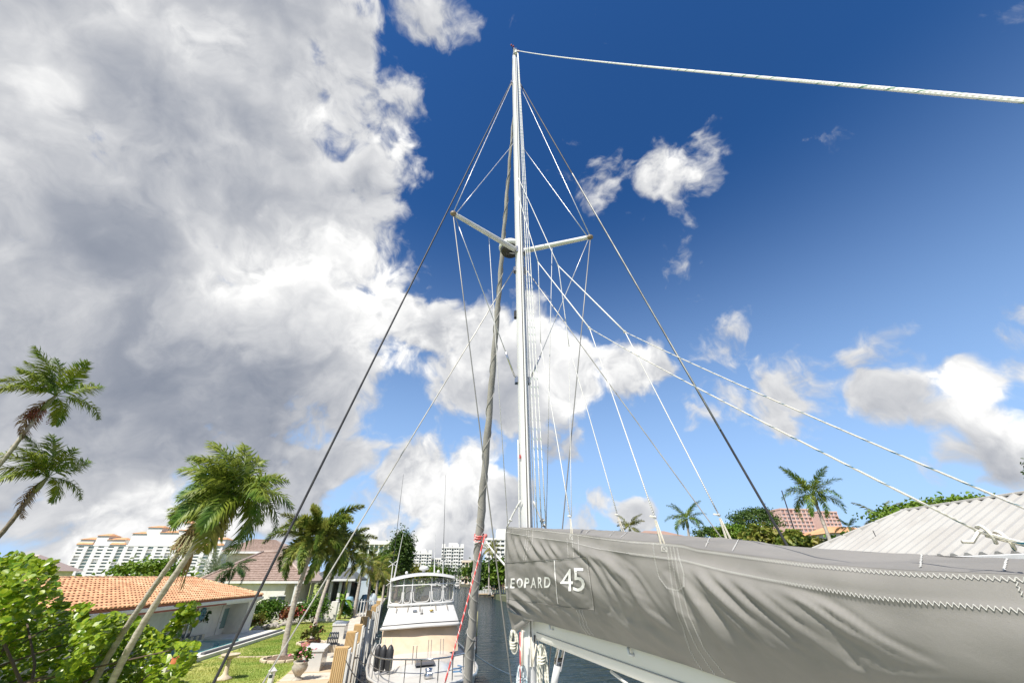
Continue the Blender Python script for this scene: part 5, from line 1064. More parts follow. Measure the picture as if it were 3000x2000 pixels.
for (xa,xb,ya,yb) in ((786,806,1747,1766),(811,831,1745,1764)):
    a, b_ = on_wall(xa,yb), on_wall(xb,yb); top = on_wall(xa,ya).z; wdw = MB().prism([tuple(a-iW*.05),tuple(b_-iW*.05),tuple(b_+iW*.05),tuple(a+iW*.05)],(0,0,top-a.z)).build('window', dark_glass, h2)
    fr_ = (b_-a)*.06; MB().prism([tuple(a-fr_-iW*.09-Vector((0,0,.08))),tuple(b_+fr_-iW*.09-Vector((0,0,.08))),tuple(b_+fr_-iW*.02-Vector((0,0,.08))),tuple(a-fr_-iW*.02-Vector((0,0,.08)))],(0,0,.08)).build('sill', white_paint, wdw)
    MB().prism([tuple(a-fr_-iW*.08+Vector((0,0,top-a.z))),tuple(b_+fr_-iW*.08+Vector((0,0,top-a.z))),tuple(b_+fr_-iW*.02+Vector((0,0,top-a.z))),tuple(a-fr_-iW*.02+Vector((0,0,top-a.z)))],(0,0,.1)).build('frame', white_paint, wdw)
a, b_ = on_wall(853,1770), on_wall(868,1770); MB().prism([tuple(Vector((a.x,a.y,GZ))-iW*.25),tuple(Vector((b_.x,b_.y,GZ))-iW*.25),tuple(Vector((b_.x,b_.y,GZ))-iW*.02),tuple(Vector((a.x,a.y,GZ))-iW*.02)],(0,0,3.0)).build('corner_pilaster', white_paint, h2)
ua, ub = atY(645,1620,60), atY(850,1610,60); uz = 7.75; MB().box(ua.x+.6,ub.x-.6,60.7,70,GZ,uz).build('upper_wall', stucco, h2)
mb = MB(); ut = atY(745,1578,64); ut2 = atY(800,1574,64); U_ = [(ua.x,60,uz),(ub.x,60,uz),(ub.x,71,uz),(ua.x,71,uz)]; ap = [(ut.x,64,ut.z),(ut2.x,65,ut.z)]
mb.add(U_+ap+[(x,y,z-.25) for x,y,z in U_], [(0,1,5,4),(1,2,5),(2,3,4,5),(3,0,4),(0,6,7,1),(1,7,8,2),(6,9,8,7)]); rf3 = mb.build('upper_roof', tile_b2, h2); courses4(Vector(U_[0]),Vector(U_[1]),Vector(ap[1]),Vector(ap[0]),10,rf3) #courses(Vector(U_[0]),Vector(U_[1]),Vector(ap[0]),10,rf3)
MB().bbox(ua.x-.1,ub.x+.1,59.84,60.0,uz-.24,uz-.02,.02).build('gutter', white_paint, rf3)
# white garden wall with piers, pavilion, picket fence
gwp = [Vector((p.x,p.y,GZ)) for p in (atY(728,1840,47.0), atY(862,1840,47.6), atY(968,1840,48.4))]; gw = thing('garden_wall', tuple(gwp[0]), 'white stucco garden wall behind the shrubs and foxtail palms', 'wall')
for a, b_ in zip(gwp, gwp[1:]):
    dd = (b_-a).normalized(); nn = Vector((-dd.y,dd.x,0)); MB().prism([tuple(a),tuple(b_),tuple(b_+nn*.2),tuple(a+nn*.2)],(0,0,1.3)).build('wall_panel', stucco, gw); MB().prism([tuple(a-nn*.05+Vector((0,0,1.301))),tuple(b_-nn*.05+Vector((0,0,1.301))),tuple(b_+nn*.25+Vector((0,0,1.301))),tuple(a+nn*.25+Vector((0,0,1.301)))],(0,0,.09)).build('coping', white_paint, gw)
for p in gwp[1:]: MB().bbox(p.x-.3,p.x+.3,p.y-.25,p.y+.3,GZ,GZ+1.6,.03).build('pier', stucco, gw)
pv0 = atY(900,1757,57); pv = thing('pavilion', (pv0.x+2,59,GZ), 'open white pavilion with grey standing seam metal roof', 'pavilion'); x0, x1 = atY(902,1750,57).x, atY(1022,1750,57).x
MB().box(x0,x1,57,63,GZ,2.35).build('plinth', stucco, pv)
for k in range(5): xx = x0+.2+(x1-x0-.4)*k/4; MB().bbox(xx-.16,xx+.16,57,57.32,2.351,4.55,.03).build('post', white_paint, pv)
MB().box(x0+.3,x1-.3,61.5,61.7,2.351,4.55).build('back_wall', stucco_g, pv)
for k in (1,3): xx = x0+.2+(x1-x0-.4)*k/4; MB().bbox(xx+.3,xx+1.5,61.40,61.49,2.36,4.3,.01).build('door', dark_glass, pv)
metal_g = mat('grey_metal_roof', (.20,.21,.22), .4, metal=.5); mb = MB(); ee = [(x0-.5,56.4,4.75),(x1+.5,56.4,4.75),(x1+.5,63.6,4.75),(x0-.5,63.6,4.75)]; cc_ = (x0+x1)/2; mb.add(ee+[(cc_-1.2,60,6.0),(cc_+1.2,60,6.0)]+[(x,y,z-.2) for x,y,z in ee], [(0,1,5,4),(1,2,5),(2,3,4,5),(3,0,4),(0,6,7,1),(1,7,8,2),(6,9,8,7)]); rf4 = mb.build('roof', metal_g, pv)
for k in range(1,10): f = k/10; a = Vector(ee[0]).lerp(Vector(ee[1]),f); g_ = min(1,max(0,(a.x-(cc_-1.2))/2.4)); t_ = Vector((cc_-1.2+2.4*g_,60,6.0)); MB().tube([a+Vector((0,0,.02)),t_+Vector((0,0,.02))],.03,4).build('seam', metal_g, rf4)
MB().bbox(x0-.55,x1+.55,56.25,56.39,4.55,4.76,.02).build('fascia', white_paint, rf4)
MB().box(x0+1.5,x1+.5,66,66.3,GZ,7.2).build('glazed_bay', mat('pale_blue_glass',(.42,.50,.55),.2,(.55,.62,.66),.4), pv)
f0, f1 = atY(1016,1800,52.0), atY(1098,1800,52.6); f0.z = f1.z = GZ; fence = thing('picket_fence', tuple(f0), 'white picket fence between the banana plant and the motor yacht', 'fence'); L_ = (f1-f0).length; dd = (f1-f0).normalized(); nn = Vector((-dd.y,dd.x,0)); mb = MB(); mb.bbox(-.045,.045,-.02,.02,.08,1.6,.01); pk = mb.mesh('picket'); pk.materials.append(white_paint); n_ = int(L_/.30)
for k in range(n_+1): inst('picket', pk, None, fence, dd*(k*L_/n_), (0,0,math.atan2(dd.y,dd.x)))
for zz in (.3,1.35): MB().prism([tuple(f0+nn*.03+Vector((0,0,zz))),tuple(f1+nn*.03+Vector((0,0,zz))),tuple(f1+nn*.08+Vector((0,0,zz))),tuple(f0+nn*.08+Vector((0,0,zz)))],(0,0,.1)).build('rail', white_paint, fence)
blue_c = mat('blue_cover', (.10,.22,.30), .7, (.22,.34,.42), 3)
for k,(px,Yd,lab) in enumerate(((1024,56,'teal covered chair behind the banana plant'),(1068,62,'blue covered table behind the picket fence'),(1092,66,'pale blue covered chair at the fence end'))):
    p = atY(px,1755,Yd); mb = MB(); mb.lathe([(.75,0),(.7,.6),(.55,1.25),(.5,1.35),(.3,1.7),(.0,1.75)],10,(p.x,p.y,GZ),.8); mb.v = [tuple(Vector(v)+Vector((1,.5,.2))*mnoise.noise(Vector(v)*2)*.12) for v in mb.v]; tag(mb.build('covered_furniture', [blue_c,mat('pale_cover',(.40,.46,.50),.7)][k == 2], None, True), lab, 'furniture')
# ------------------------------------------------------------------ motor yacht
my = thing('motor_yacht', (-.30,13.9,0), 'white motor yacht with tan windshield cover and enclosed flybridge', 'yacht', rz=math.atan2(SWD.y,SWD.x)-math.pi/2); my.rotation_euler[1] = R(-2.2); ORG[my.name] = (0,0,0)
BY_ = [0,.5,1.2,2.5,4.5,7,10,15]; BW = [.06,.55,1.0,1.52,1.92,2.12,2.2,2.15]; SH = [2.45,2.40,2.33,2.2,2.05,1.95,1.9,1.85]
bw = lambda y: float(np.interp(y,BY_,BW)); shr = lambda y: float(np.interp(y,BY_,SH))
def Lb(mb, name, m, parent=my, smooth=False): return mb.build(name, m, parent, smooth, local=True)
def hullf(u, v):
    y = 15*u**1.2; s = v*2-1; a = abs(s); k = a**.45; z = -.4+(shr(y)+.4)*a**1.6; rake = (1-a)*1.4*(1-u)**3; return (math.copysign(bw(y)*k*(.8+.2*a),s) if s else 0, y+rake, z)
Lb(MB().grid(hullf,40,20),'hull',gel,smooth=True)
Lb(MB().grid(lambda u,v: (bw(15*u**1.2)*(v*2-1)*.985, 15*u**1.2, shr(15*u**1.2)-.06+.08*(1-(v*2-1)**2)),40,8),'deck',mat('deck_cream',(.58,.555,.50),.5,(.52,.49,.44),3),smooth=True)
for sd in (-1,1): Lb(MB().tube([(sd*bw(y),y,shr(y)) for y in np.linspace(.02,15,30)],.05,8),'rub_rail',gel,smooth=True)
def trunk(u, v):
    y = 3.6+4.6*u; hw = .75+.75*u; s = v*2-1; e = abs(s); return (hw*s, y, shr(y)+.0+(.24*min(1,u*3.5))*(1-e**6)) 
Lb(MB().grid(trunk,14,16),'cabin_trunk',gel,smooth=True)
Lb(MB().bbox(-.35,.35,4.4,5.1,2.28,2.36,.03),'hatch',mat('smoked_hatch',(.10,.10,.11),.15))
canv = mat('tan_canvas', (.60,.46,.33), .9, (.52,.40,.28), 2, bump=.25, bscale=30)
def wcov(u, v):
    s = v*2-1; hw = 1.68; y = 8.05+.75*u+.35*abs(s)**3; return (s*hw*(1+.02*u), y-.012*math.sin(u*9+v*14)*math.sin(math.pi*u), 2.08+1.0*u-.03*(1-abs(s))*u*math.sin(v*19)*.4)
Lb(MB().grid(wcov,12,24),'windshield_cover',canv,smooth=True)
Lb(MB().bbox(-1.70,1.70,9.35,13.5,1.9,3.0,.08),'cabin_side',gel)
def brow(u, v):
    s = v*2-1; hw = 1.78-.22*u; y = 8.42+1.05*u+.40*abs(s)**3*(1-.3*u); return (s*hw, y, 3.02+.72*u+.05*(1-s*s))
Lb(MB().grid(brow,10,24),'flybridge_front',gel,smooth=True)
Lb(MB().tube([(s*1.79,8.40+.40*abs(s)**3,3.14+.05*(1-s*s)) for s in np.linspace(-1,1,21)],.022,6),'black_stripe',black_rub)
Lb(MB().tube([(s*1.80,8.36+.42*abs(s)**3,3.03+.05*(1-s*s)) for s in np.linspace(-1,1,21)],.055,8),'brow_lip',gel,smooth=True)
Lb(MB().bbox(-1.62,1.62,9.45,13.2,3.05,3.62,.06),'flybridge_deck',gel)
for s in (-.72,-.40,-.06,.40,.74): Lb(MB().tube([(s*1.62,9.40+.2*abs(s)**3,3.80),(s*1.66,9.15+.2*abs(s)**3,3.60)],.018,6),'strap',mat('strap_grey',(.22,.19,.15),.7))
for s in (-.035,.035): mb = MB(); mb.tube([(s,9.28,3.66),(s,9.05,3.52)],.014,6); mb.ball((s,9.02,3.50),.035,8,5); Lb(mb,'wiper_horn',black_rub)
Lb(MB().bbox(-.42,-.22,9.10,9.14,3.58,3.66,.01),'name_plate',steel); mb = MB(); mb.ball((.45,9.08,3.60),.07,8,5,(1.5,.6,.6)); Lb(mb,'emblem',mat('brass_emblem',(.45,.33,.10),.4,metal=.7))
clear = bpy.data.materials.new('clear_vinyl'); clear.use_nodes = True; tt = NT(clear.node_tree); tt.n.clear(); out = tt.n.new('ShaderNodeOutputMaterial'); ga = tt.node('ShaderNodeBsdfGlossy', {'Roughness': .12}); tr = tt.node('ShaderNodeBsdfTransparent', {'Color': (.86,.86,.84,1)}); df = tt.node('ShaderNodeBsdfDiffuse', {'Color': (.7,.68,.65,1)}); lw_ = tt.node('ShaderNodeLayerWeight', {'Blend': .35}); m1 = tt.node('ShaderNodeMixShader', {0: .12, 1: tr.outputs[0], 2: df.outputs[0]}); m2 = tt.node('ShaderNodeMixShader', {0: tt.m('MULTIPLY', lw_.outputs['Fresnel'], .5), 1: m1.outputs[0], 2: ga.outputs[0]}); tt.l.new(m2.outputs[0], out.inputs[0])
def encl(s, z): return (s*1.56, 9.42+.42*abs(s)**3+.06*(z-3.78), z)
panes = [(-1,-.62),(-.58,-.36),(-.30,.24),(.30,.62),(.66,1)]
for a, b_ in panes: 
    pn = Lb(MB().grid(lambda u,v,a=a,b_=b_: encl(a+(b_-a)*u, 3.92+.98*v),6,6),'clear_panel',clear)
    pts = [encl(a+(b_-a)*(.5+.5*math.copysign(abs(math.cos(t))**.45,math.cos(t))*.94), 4.38+.44*math.copysign(abs(math.sin(t))**.45,math.sin(t))) for t in np.linspace(math.pi,2*math.pi,17)]; Lb(MB().tube([(x,y-.015,z) for x,y,z in pts],.018,5),'zipper_edge',mat('zip_white',(.72,.70,.66),.7),pn)
for s in (-1,-.60,-.33,.27,.64,1): Lb(MB().tube([encl(s,3.78),encl(s,4.95)],.028,6),'enclosure_post',white_paint)
for zz,r_ in ((3.86,.06),(4.66,.028)): Lb(MB().tube([encl(s,zz) for s in np.linspace(-1,1,21)],r_,6),'enclosure_band',white_paint,smooth=True)
for sd in (-1,1): Lb(MB().grid(lambda u,v,sd=sd: (sd*1.56, 9.84+2.6*u, 3.85+1.05*v),2,2),'side_panel',clear)
for sd in (-1,1):
    for yy in (11,12.4): Lb(MB().tube([(sd*1.54,yy,3.6),(sd*1.54,yy,4.98)],.03,6),'enclosure_post',white_paint)
Lb(MB().grid(lambda u,v: ((v*2-1)*1.62, 9.30+3.5*u+.42*abs(v*2-1)**3*(1-u), 4.94+.20*(1-(v*2-1)**2)+.05*math.sin(math.pi*u)-(.10 if u == 0 else 0)),10,20),'hardtop',gel,smooth=True)
Lb(MB().grid(lambda u,v: ((v*2-1)*1.60, 9.34+3.4*u+.42*abs(v*2-1)**3*(1-u), 4.90),10,8),'hardtop_lining',gel)
mb = MB(); mb.lathe([(.08,0),(.08,.10),(.24,.14),(.25,.22),(.2,.30),(.0,.32)],14,(.05,10.9,5.18)); Lb(mb,'radar_dome',white_paint,smooth=True)
for x in (-.85,.75): mb = MB(); mb.tube([(x,9.9,5.0),(x,9.9,5.16)],.025,6); mb.ball((x,9.9,5.2),.075,10,6); Lb(mb,'horn_light',white_paint,smooth=True)
for x,k in ((-.35,0),(.55,1)): Lb(MB().bbox(x-.45,x+.05,10.6,10.75,3.63,4.62-.1*k,.08),'seat_back',mat('seat_white',(.72,.71,.68),.6))
Lb(MB().bbox(-.05,.4,10.1,10.25,3.63,4.18,.08),'helm_seat',mat('seat_tan',(.45,.38,.30),.7)); Lb(MB().bbox(-1.3,-.5,10.2,10.7,3.63,4.0,.05),'console',canv)
mb = MB(); mb.tube([(-.62+.19*math.cos(a),9.95,4.2+.19*math.sin(a)) for a in np.linspace(0,6.283,17)],.018,5,False); Lb(mb,'steering_wheel',black_rub)
# whip antennas and outriggers
for nm,a,b_,r_,m_,part in (('outrigger',(-1.62,11.0,3.7),(-1.5,10.6,10.2),.022,white_paint,1),('outrigger',(1.25,12.6,3.7),(1.0,11.2,10.3),.022,white_paint,1),('antenna',(-1.45,9.9,4.9),(-1.20,9.7,7.0),.03,white_paint,0),('antenna',(.70,12,4.9),(.62,11.8,7.1),.03,white_paint,0)):
    a, b_ = Vector(a), Vector(b_); o = Lb(MB().tube([a, a.lerp(b_,.3)],r_*1.2,6),nm,m_); Lb(MB().tube([a.lerp(b_,.3),a.lerp(b_,.6),b_],[r_*.9,r_*.6,r_*.3],6),'whip',dark_wire if part else white_paint,o)
    if part:
        for f in (.17,.30): q = a.lerp(b_,f); mb = MB(); mb.tube([q+Vector((-.22,0,.14)),q+Vector((.22,0,-.14))],.014,4); mb.tube([q+Vector((-.22,0,-.14)),q+Vector((.22,0,.14))],.014,4); Lb(mb,'spreader_cross',white_paint,o)
# bow rail with stanchions
rail = [(sd,y) for sd,y in [(-1,8.3),(-1,6.8),(-1,5),(-1,3.4),(-1,2.0),(-1,.9)]]; RP = [(-bw(y)*.96,y,shr(y)+.62) for _,y in rail]+[(-.28,.15,3.05),(.28,.15,3.05)]+[(bw(y)*.96,y,shr(y)+.62) for _,y in rail[::-1]]
RC = curve3(RP,6); ra = Lb(MB().tube(RC,.020,8),'bow_rail',steel,smooth=True); RC2 = [Vector((p.x*1.0,p.y,p.z-.30)) for p in RC]; Lb(MB().tube(RC2,.010,6),'mid_rail',steel,ra)
for k in range(0,len(RC),5): p = RC[k]; q = Vector((p.x*1.01,p.y+.12,shr(max(0,p.y))-.03)); Lb(MB().tube([p,q],.015,6),'stanchion',steel)
Lb(MB().tube([(-.5,3.2,2.5),(-.5,3.2,3.0),(-.38,3.2,3.0),(-.38,3.2,2.5)],.014,6),'davit',steel)
for x in (.25,.75): Lb(MB().tube([(x,6.9,2.2),(x,6.9,2.72),(x+.12,6.9,2.72),(x+.12,6.9,2.2)],.013,6),'seat_frame',steel)
mb = MB(); mb.lathe([(.14,0),(.14,.08),(.09,.14),(.12,.24),(.0,.26)],12,(.0,2.4,2.26)); Lb(mb,'windlass',steel,smooth=True); mb = MB(); mb.tube([(.95+.14*math.cos(a),2.7+.14*math.sin(a),2.26+.012*a) for a in np.linspace(0,14,40)],.02,5); Lb(mb,'mooring_coil',mat('blue_line',(.10,.20,.34),.8))
myM = my.matrix_basis.copy()
def yw(p): return myM @ Vector(p)
import mathutils
my_mat = Matrix.Translation(my.location) @ my.rotation_euler.to_matrix().to_4x4()
def yw(p): return my_mat @ Vector(p)
def fender(p, lab, grp):
    p = yw(p); root = thing('boat_fender', tuple(p), lab, 'fender', grp); MB().lathe([(.02,-.02),(.09,.02),(.13,.12),(.13,.62),(.09,.72),(.04,.78),(.0,.8)],14,p).build('body', black_rub, root, True); MB().tube([p+Vector((0,0,.78)),p+Vector((0,.02,1.0))],.012,5).build('lanyard', rope_white, root)
for k,(x,y) in enumerate(((-1.72,5.5),(-1.52,5.2),(-1.28,5.0))): fender((x,y,shr(y)+.06),('black fender closest to the pilings, of the three on the yacht rail','middle black fender of the three on the yacht rail','black fender nearest the yacht foredeck, of the three')[k],'black fenders on the yacht rails')
for k,(x,y) in enumerate(((1.80,6.4),(2.02,7.4))): fender((x,y,shr(y)+.06),('forward black fender of the pair on the open water side rail','rear black fender of the pair on the open water side rail')[k],'black fenders on the yacht rails')
line('mooring_line', sag(yw((2.0,7.6,2.2)), Vector((3.2,24,.9)), .1, 8), .018, mat('blue_grey_line',(.25,.33,.40),.8), 'blue grey mooring line from the yacht rail out to the far piling', 'rope')
mp = atZ(1392,1900,.2); pm = thing('mooring_piling', (mp.x,mp.y,-1), 'slim mooring piling with yellow top behind the furled headsail', 'piling'); MB().tube([(mp.x,mp.y,-1),(mp.x,mp.y,1.0)],.14,10).build('black_base', black_rub, pm, True); MB().tube([(mp.x,mp.y,1.001),(mp.x,mp.y,2.6)],.12,10).build('yellow_top', mat('yellow_post',(.55,.50,.22),.7), pm, True)
line('mooring_line', sag(yw((-1.9,3.0,2.15)), tuple(sw(-1.3,.8,2.2)), .12, 8), .016, black_rub, 'black mooring line from the yacht bow to the nearest ribbed piling', 'rope')
line('mooring_line', sag(yw((-2.0,7.5,2.0)), tuple(sw(3.6,.9,1.7)), .15, 8), .016, black_rub, 'black mooring line from the yacht side deck to a ribbed piling', 'rope')
# ------------------------------------------------------------------ far buildings
wall_w = mat('tower_white', (.78,.77,.74), .8, (.72,.71,.68), .05); rail_g = mat('balcony_glass', (.45,.55,.54), .3, (.60,.66,.64), .05); roof_o = mat('far_orange_roof', (.58,.28,.13), .8, (.66,.36,.18), .3); pink = mat('pink_wall', (.62,.40,.34), .85, (.68,.47,.40), .05); tower_glass = mat('tower_glass', (.10,.14,.15), .15, (.22,.28,.28), .08)
def tower(name, label, x0, x1, y, depth, z1, floors, bays, wm, gm=None, rail=None, z0=1.0, slab=.45, pier=.22, top=True, group=None, rz=0.0):
    W_ = x1-x0; fh = (z1-z0)/floors; bw_ = W_/bays; root = thing(name, (x0,y,z0), label, 'building', group, rz); O_ = lambda mb: mb
    def B(mb, nm, m, parent=root): return mb.build(nm, m, parent, local=True)
    B(MB().box(0,W_,1.2,depth,0,z1-z0),'wall',wm)
    g_ = gm or tower_glass; mw = MB().box(bw_*pier*.5,bw_*(1-pier*.5),1.05,1.18,fh*.20,fh*.78).mesh('window'); mw.materials.append(g_)
    mr_ = MB().box(bw_*pier*.4,bw_*(1-pier*.4),-.06,.04,fh*.06,fh*.40).mesh('railing'); mr_.materials.append(rail or rail_g)
    for f in range(floors):
        B(MB().box(-.2,W_+.2,-.15,1.19,f*fh-fh*slab*.18,f*fh+fh*slab*.12),'floor_slab',wm)
        for k in range(bays):
            if (k*7+f*3) % 11 == 10: continue
            wd = inst('window', mw, None, root, (k*bw_,0,f*fh))
            if rail is not None and (k % 3 != 1): inst('railing', mr_, None, wd, (0,0,0))
    for k in range(bays+1): B(MB().box(max(0,k*bw_-bw_*pier*.5),min(W_,k*bw_+bw_*pier*.5),-.1,1.19,0,z1-z0+.4),'pier',wm)
    B(MB().box(-.3,W_+.3,-.3,depth+.3,z1-z0-.2,z1-z0+.9),'parapet',wm)
    return root, B, W_, z1-z0
def hip(B, x0, x1, y0, y1, z, h, m, nm='roof'):
    mx, my_ = (x0+x1)/2, (y0+y1)/2; i = min((x1-x0)*.3,(y1-y0)*.45); B(MB().add([(x0,y0,z),(x1,y0,z),(x1,y1,z),(x0,y1,z),(x0+i,my_,z+h),(x1-i,my_,z+h)],[(0,1,5,4),(1,2,5),(2,3,4,5),(3,0,4),(0,3,2,1)]) or MB(), nm, m) if False else None
    mb = MB(); mb.add([(x0,y0,z),(x1,y0,z),(x1,y1,z),(x0,y1,z),(x0+i,my_,z+h),(x1-i,my_,z+h)],[(0,1,5,4),(1,2,5),(2,3,4,5),(3,0,4),(0,3,2,1)]); B(mb, nm, m)
D = 420
cx0, cx1 = atY(178,1690,D).x, atY(640,1640,D).x; zt = atY(330,1598,D).z
root, B, W_, H_ = tower('condominium_block','long white condominium with orange roof trim rising behind the orange tile house', cx0, cx1, D, 18, zt, 11, 15, wall_w, mat('condo_glass',(.24,.33,.32),.2,(.40,.47,.45),.08), wall_w, pier=.42)
for (a,b_,h_) in ((0,.09,4),(.10,.18,7),(.18,.30,4),(.33,.42,9),(.42,.52,14),(.52,.64,10),(.64,.74,12),(.78,.88,8),(.90,1.0,5)):
    B(MB().box(a*W_,b_*W_,1.4,15,H_+.91,H_+.9+h_),'roof_block',wall_w)
    if (a*100)%2 < 1 or a in (.33,.64): hip(B,a*W_-.8,b_*W_+.8,.4,16,H_+.9+h_,2.0,roof_o)
for (a,b_) in ((0,.10),(.22,.32),(.70,.80),(.86,1.0)): hip(B,a*W_-.6,b_*W_+.6,-1.0,1.3,H_+1.0,1.6,roof_o,'roof_trim')
B(MB().box(.655*W_,.70*W_,3,10,H_+12.9,H_+19),'belvedere',wall_w); hip(B,.645*W_,.71*W_,2,11,H_+19,2.4,roof_o)
D2 = 430
for (xa,xb,yt,fl,lab) in ((1197,1262,1622,9,'white condominium tower with stepped parapet nearer the dark round tree'),(1291,1356,1604,10,'white condominium tower standing at the end of the canal')):
    a, b_ = atY(xa,1650,D2).x, atY(xb,1650,D2).x; z = atY(xa,yt,D2).z; root, B, W_, H_ = tower('condominium_tower', lab, a, b_, D2, 16, z, fl, 9, wall_w, tower_glass, wall_w, group='white towers beyond the canal')
    for f in (0,.30,.62,.85): B(MB().box(f*W_,(f+.15)*W_,-.28,8,H_+.91,H_+3.4),'parapet_block',wall_w)
    B(MB().box(.3*W_,.7*W_,3,12,H_+.91,H_+4.6),'plant_room',wall_w)
a, b_ = atY(1262,1660,440).x, atY(1291,1660,440).x; tower('parking_block','low pale block between the two white condominium towers', a+.5, b_-.5, 440, 14, atY(1275,1637,440).z, 6, 4, wall_w)
a, b_ = atY(1040,1600,150).x, atY(1152,1600,150).x; tower('apartment_block','white apartment block showing above the coconut palms', a, b_, 150, 12, atY(1100,1592,150).z, 5, 8, wall_w, teal_glass, rail_g)
a, b_ = atY(1426,1620,260).x, atY(1492,1620,260).x; root, B, W_, H_ = tower('slim_tower','tall white apartment tower behind the two slim palms', a, b_, 260, 14, atY(1440,1580,260).z, 10, 5, wall_w, tower_glass, wall_w); B(MB().box(.45*W_,.95*W_,1.4,10,H_+.91,H_+6),'roof_block',wall_w)
a, b_ = atY(1320,1700,270).x, atY(1348,1700,270).x; tower('white_house','white boxy house with stair windows at the canal end', a, b_, 270, 10, atY(1340,1672,270).z, 3, 3, wall_w)
a, b_ = atY(1352,1680,285).x, atY(1400,1680,285).x; tower('cream_house','cream waterfront villa with wide balconies at the canal bend', a, b_, 285, 10, atY(1370,1645,285).z, 4, 5, mat('cream_wall',(.66,.56,.44),.85), dark_glass, wall_w)
a, b_ = atY(1425,1690,160).x, atY(1484,1690,160).x; root, B, W_, H_ = tower('beige_villa','beige villa with tiled roof behind the slim palms', a, b_, 165, 9, atY(1450,1668,165).z, 2, 4, mat('beige_wall',(.60,.47,.36),.85), dark_glass); hip(B,-.8,W_+.8,-1,10,H_+.9,2.2,mat('grey_tile_far',(.35,.31,.29),.85))
a, b_ = atY(1205,1700,180).x, atY(1300,1700,180).x; root, B, W_, H_ = tower('waterfront_house','low white waterfront house beyond the yacht hardtop', a, b_, 255, 9, atY(1250,1672,255).z, 2, 6, wall_w, dark_glass, None)
# pink towers and the far white tower on the right
for (xa,xb,yt,Dd,lab,fl,by) in ((2308,2395,1492,330,'pink apartment tower left of the royal palm crown',18,7),(2420,2475,1500,345,'pink apartment tower partly behind the royal palm crown',18,5)):
    a, b_ = atY(xa,1560,Dd).x, atY(xb,1560,Dd).x; tower('pink_tower', 'tall pink apartment tower '+('behind the dark pole' if xa < 2400 else 'behind the royal palm crown'), a, b_, Dd, 16, atY(xa+20,yt,Dd).z, fl, by, pink, wall_w, None, group='pink towers beyond the right bank')
a, b_ = atY(2262,1560,380).x, atY(2312,1560,380).x; tower('grey_tower','grey white apartment tower next to the pink tower', a, b_, 380, 14, atY(2290,1515,380).z, 16, 4, wall_w, tower_glass, rail_g)
def small_house(lab, xa, xb, yr, Dd, wm, rm, eh=3.2):
    a, b_ = atY(xa,1560,Dd).x, atY(xb,1560,Dd).x; zr = atY((xa+xb)/2,yr,Dd).z; root = thing('tile_roof_villa', (a,Dd,1.1), lab, 'house'); B = lambda mb,nm,m: mb.build(nm,m,root,local=True); W_ = b_-a; ze = zr-1.1-1.8
    B(MB().box(0,W_,0,10,0,ze),'wall',wm); hip(B,-.8,W_+.8,-.8,10.8,ze,1.8,rm)
    for k in range(max(2,int(W_/4))): wd = MB().bbox(1+k*3.6,2.6+k*3.6,-.05,.02,ze-2.2,ze-.6,.02); B(wd,'window',dark_glass)
small_house('orange tile roof villa tucked below the royal palm',2345,2460,1572,70,stucco,roof_o); small_house('orange roofed villa peeking over the white metal roof edge',2440,2600,1535,85,stucco,roof_o); small_house('white villa with brown roof behind the sail cover top',1880,2010,1548,95,wall_w,mat('far_brown_roof',(.34,.22,.17),.85),4)
# ------------------------------------------------------------------ white metal roof house on the right bank
wr = thing('metal_roof_house', (19,14,1.1), 'house with white ribbed metal roof beside the boom', 'house'); whm = mat('white_metal_roof', (.40,.39,.36), .5, (.36,.345,.315), .8); eav, rdg = 5.5, 7.30; y0r, y1r, yr1 = -6.0, 17.9, 15.0
MB().box(14.9,21.2,y0r+1,16.8,1.1,5.3).build('wall', mat('pale_green_wall',(.46,.52,.47),.85), wr)
mb = MB(); Q = [(14,y0r,eav),(14,y1r,eav),(22,y1r,eav),(22,y0r,eav),(18,y0r,rdg),(18,yr1,rdg)]; mb.add(Q+[(x,y,z-.18) for x,y,z in Q[:4]], [(0,1,5,4),(1,2,5),(2,3,4,5),(3,0,4),(0,6,7,1),(1,7,8,2),(6,9,8,7)]); rfw = mb.build('roof', whm, wr)
y = y0r+.1; ribm = whm; sl_ = Vector((4,0,rdg-eav)); nsl = Vector((-(rdg-eav),0,4)).normalized()
k = 0
while y < y1r-.1:
    top = 1.0 if y < yr1 else (y1r-y)/(y1r-yr1); a = Vector((14,y,eav)); b_ = a+sl_*top; m_ = MB(); hw = .075
    m_.add([tuple(a+Vector((0,-hw*1.6,0))),tuple(a+Vector((0,-hw*.5,0))+nsl*.075),tuple(a+Vector((0,hw*.5,0))+nsl*.075),tuple(a+Vector((0,hw*1.6,0)))]+[tuple(b_+Vector((0,-hw*1.6,0))),tuple(b_+Vector((0,-hw*.5,0))+nsl*.075),tuple(b_+Vector((0,hw*.5,0))+nsl*.075),tuple(b_+Vector((0,hw*1.6,0)))],[(0,4,5,1),(1,5,6,2),(2,6,7,3),(0,1,2,3)]); m_.build('roof_rib', ribm, rfw); y += .36; k += 1
y = y0r
while y < yr1-.1: MB().bbox(17.84,18.16,y,y+1.9,rdg-.02,rdg+.055,.02).build('ridge_cap', whm, rfw); y += 1.93
A_, B_ = Vector((18,yr1,rdg+.03)), Vector((14,y1r,eav+.04))
for k in range(4): MB().tube([A_.lerp(B_,k/4),A_.lerp(B_,(k+.96)/4)],.07,6).build('hip_cap', whm, rfw)
MB().bbox(13.86,13.99,y0r,y1r,eav-.2,eav-.01,.02).build('gutter', white_paint, rfw)
p = atX(2560,1562,15.0); 
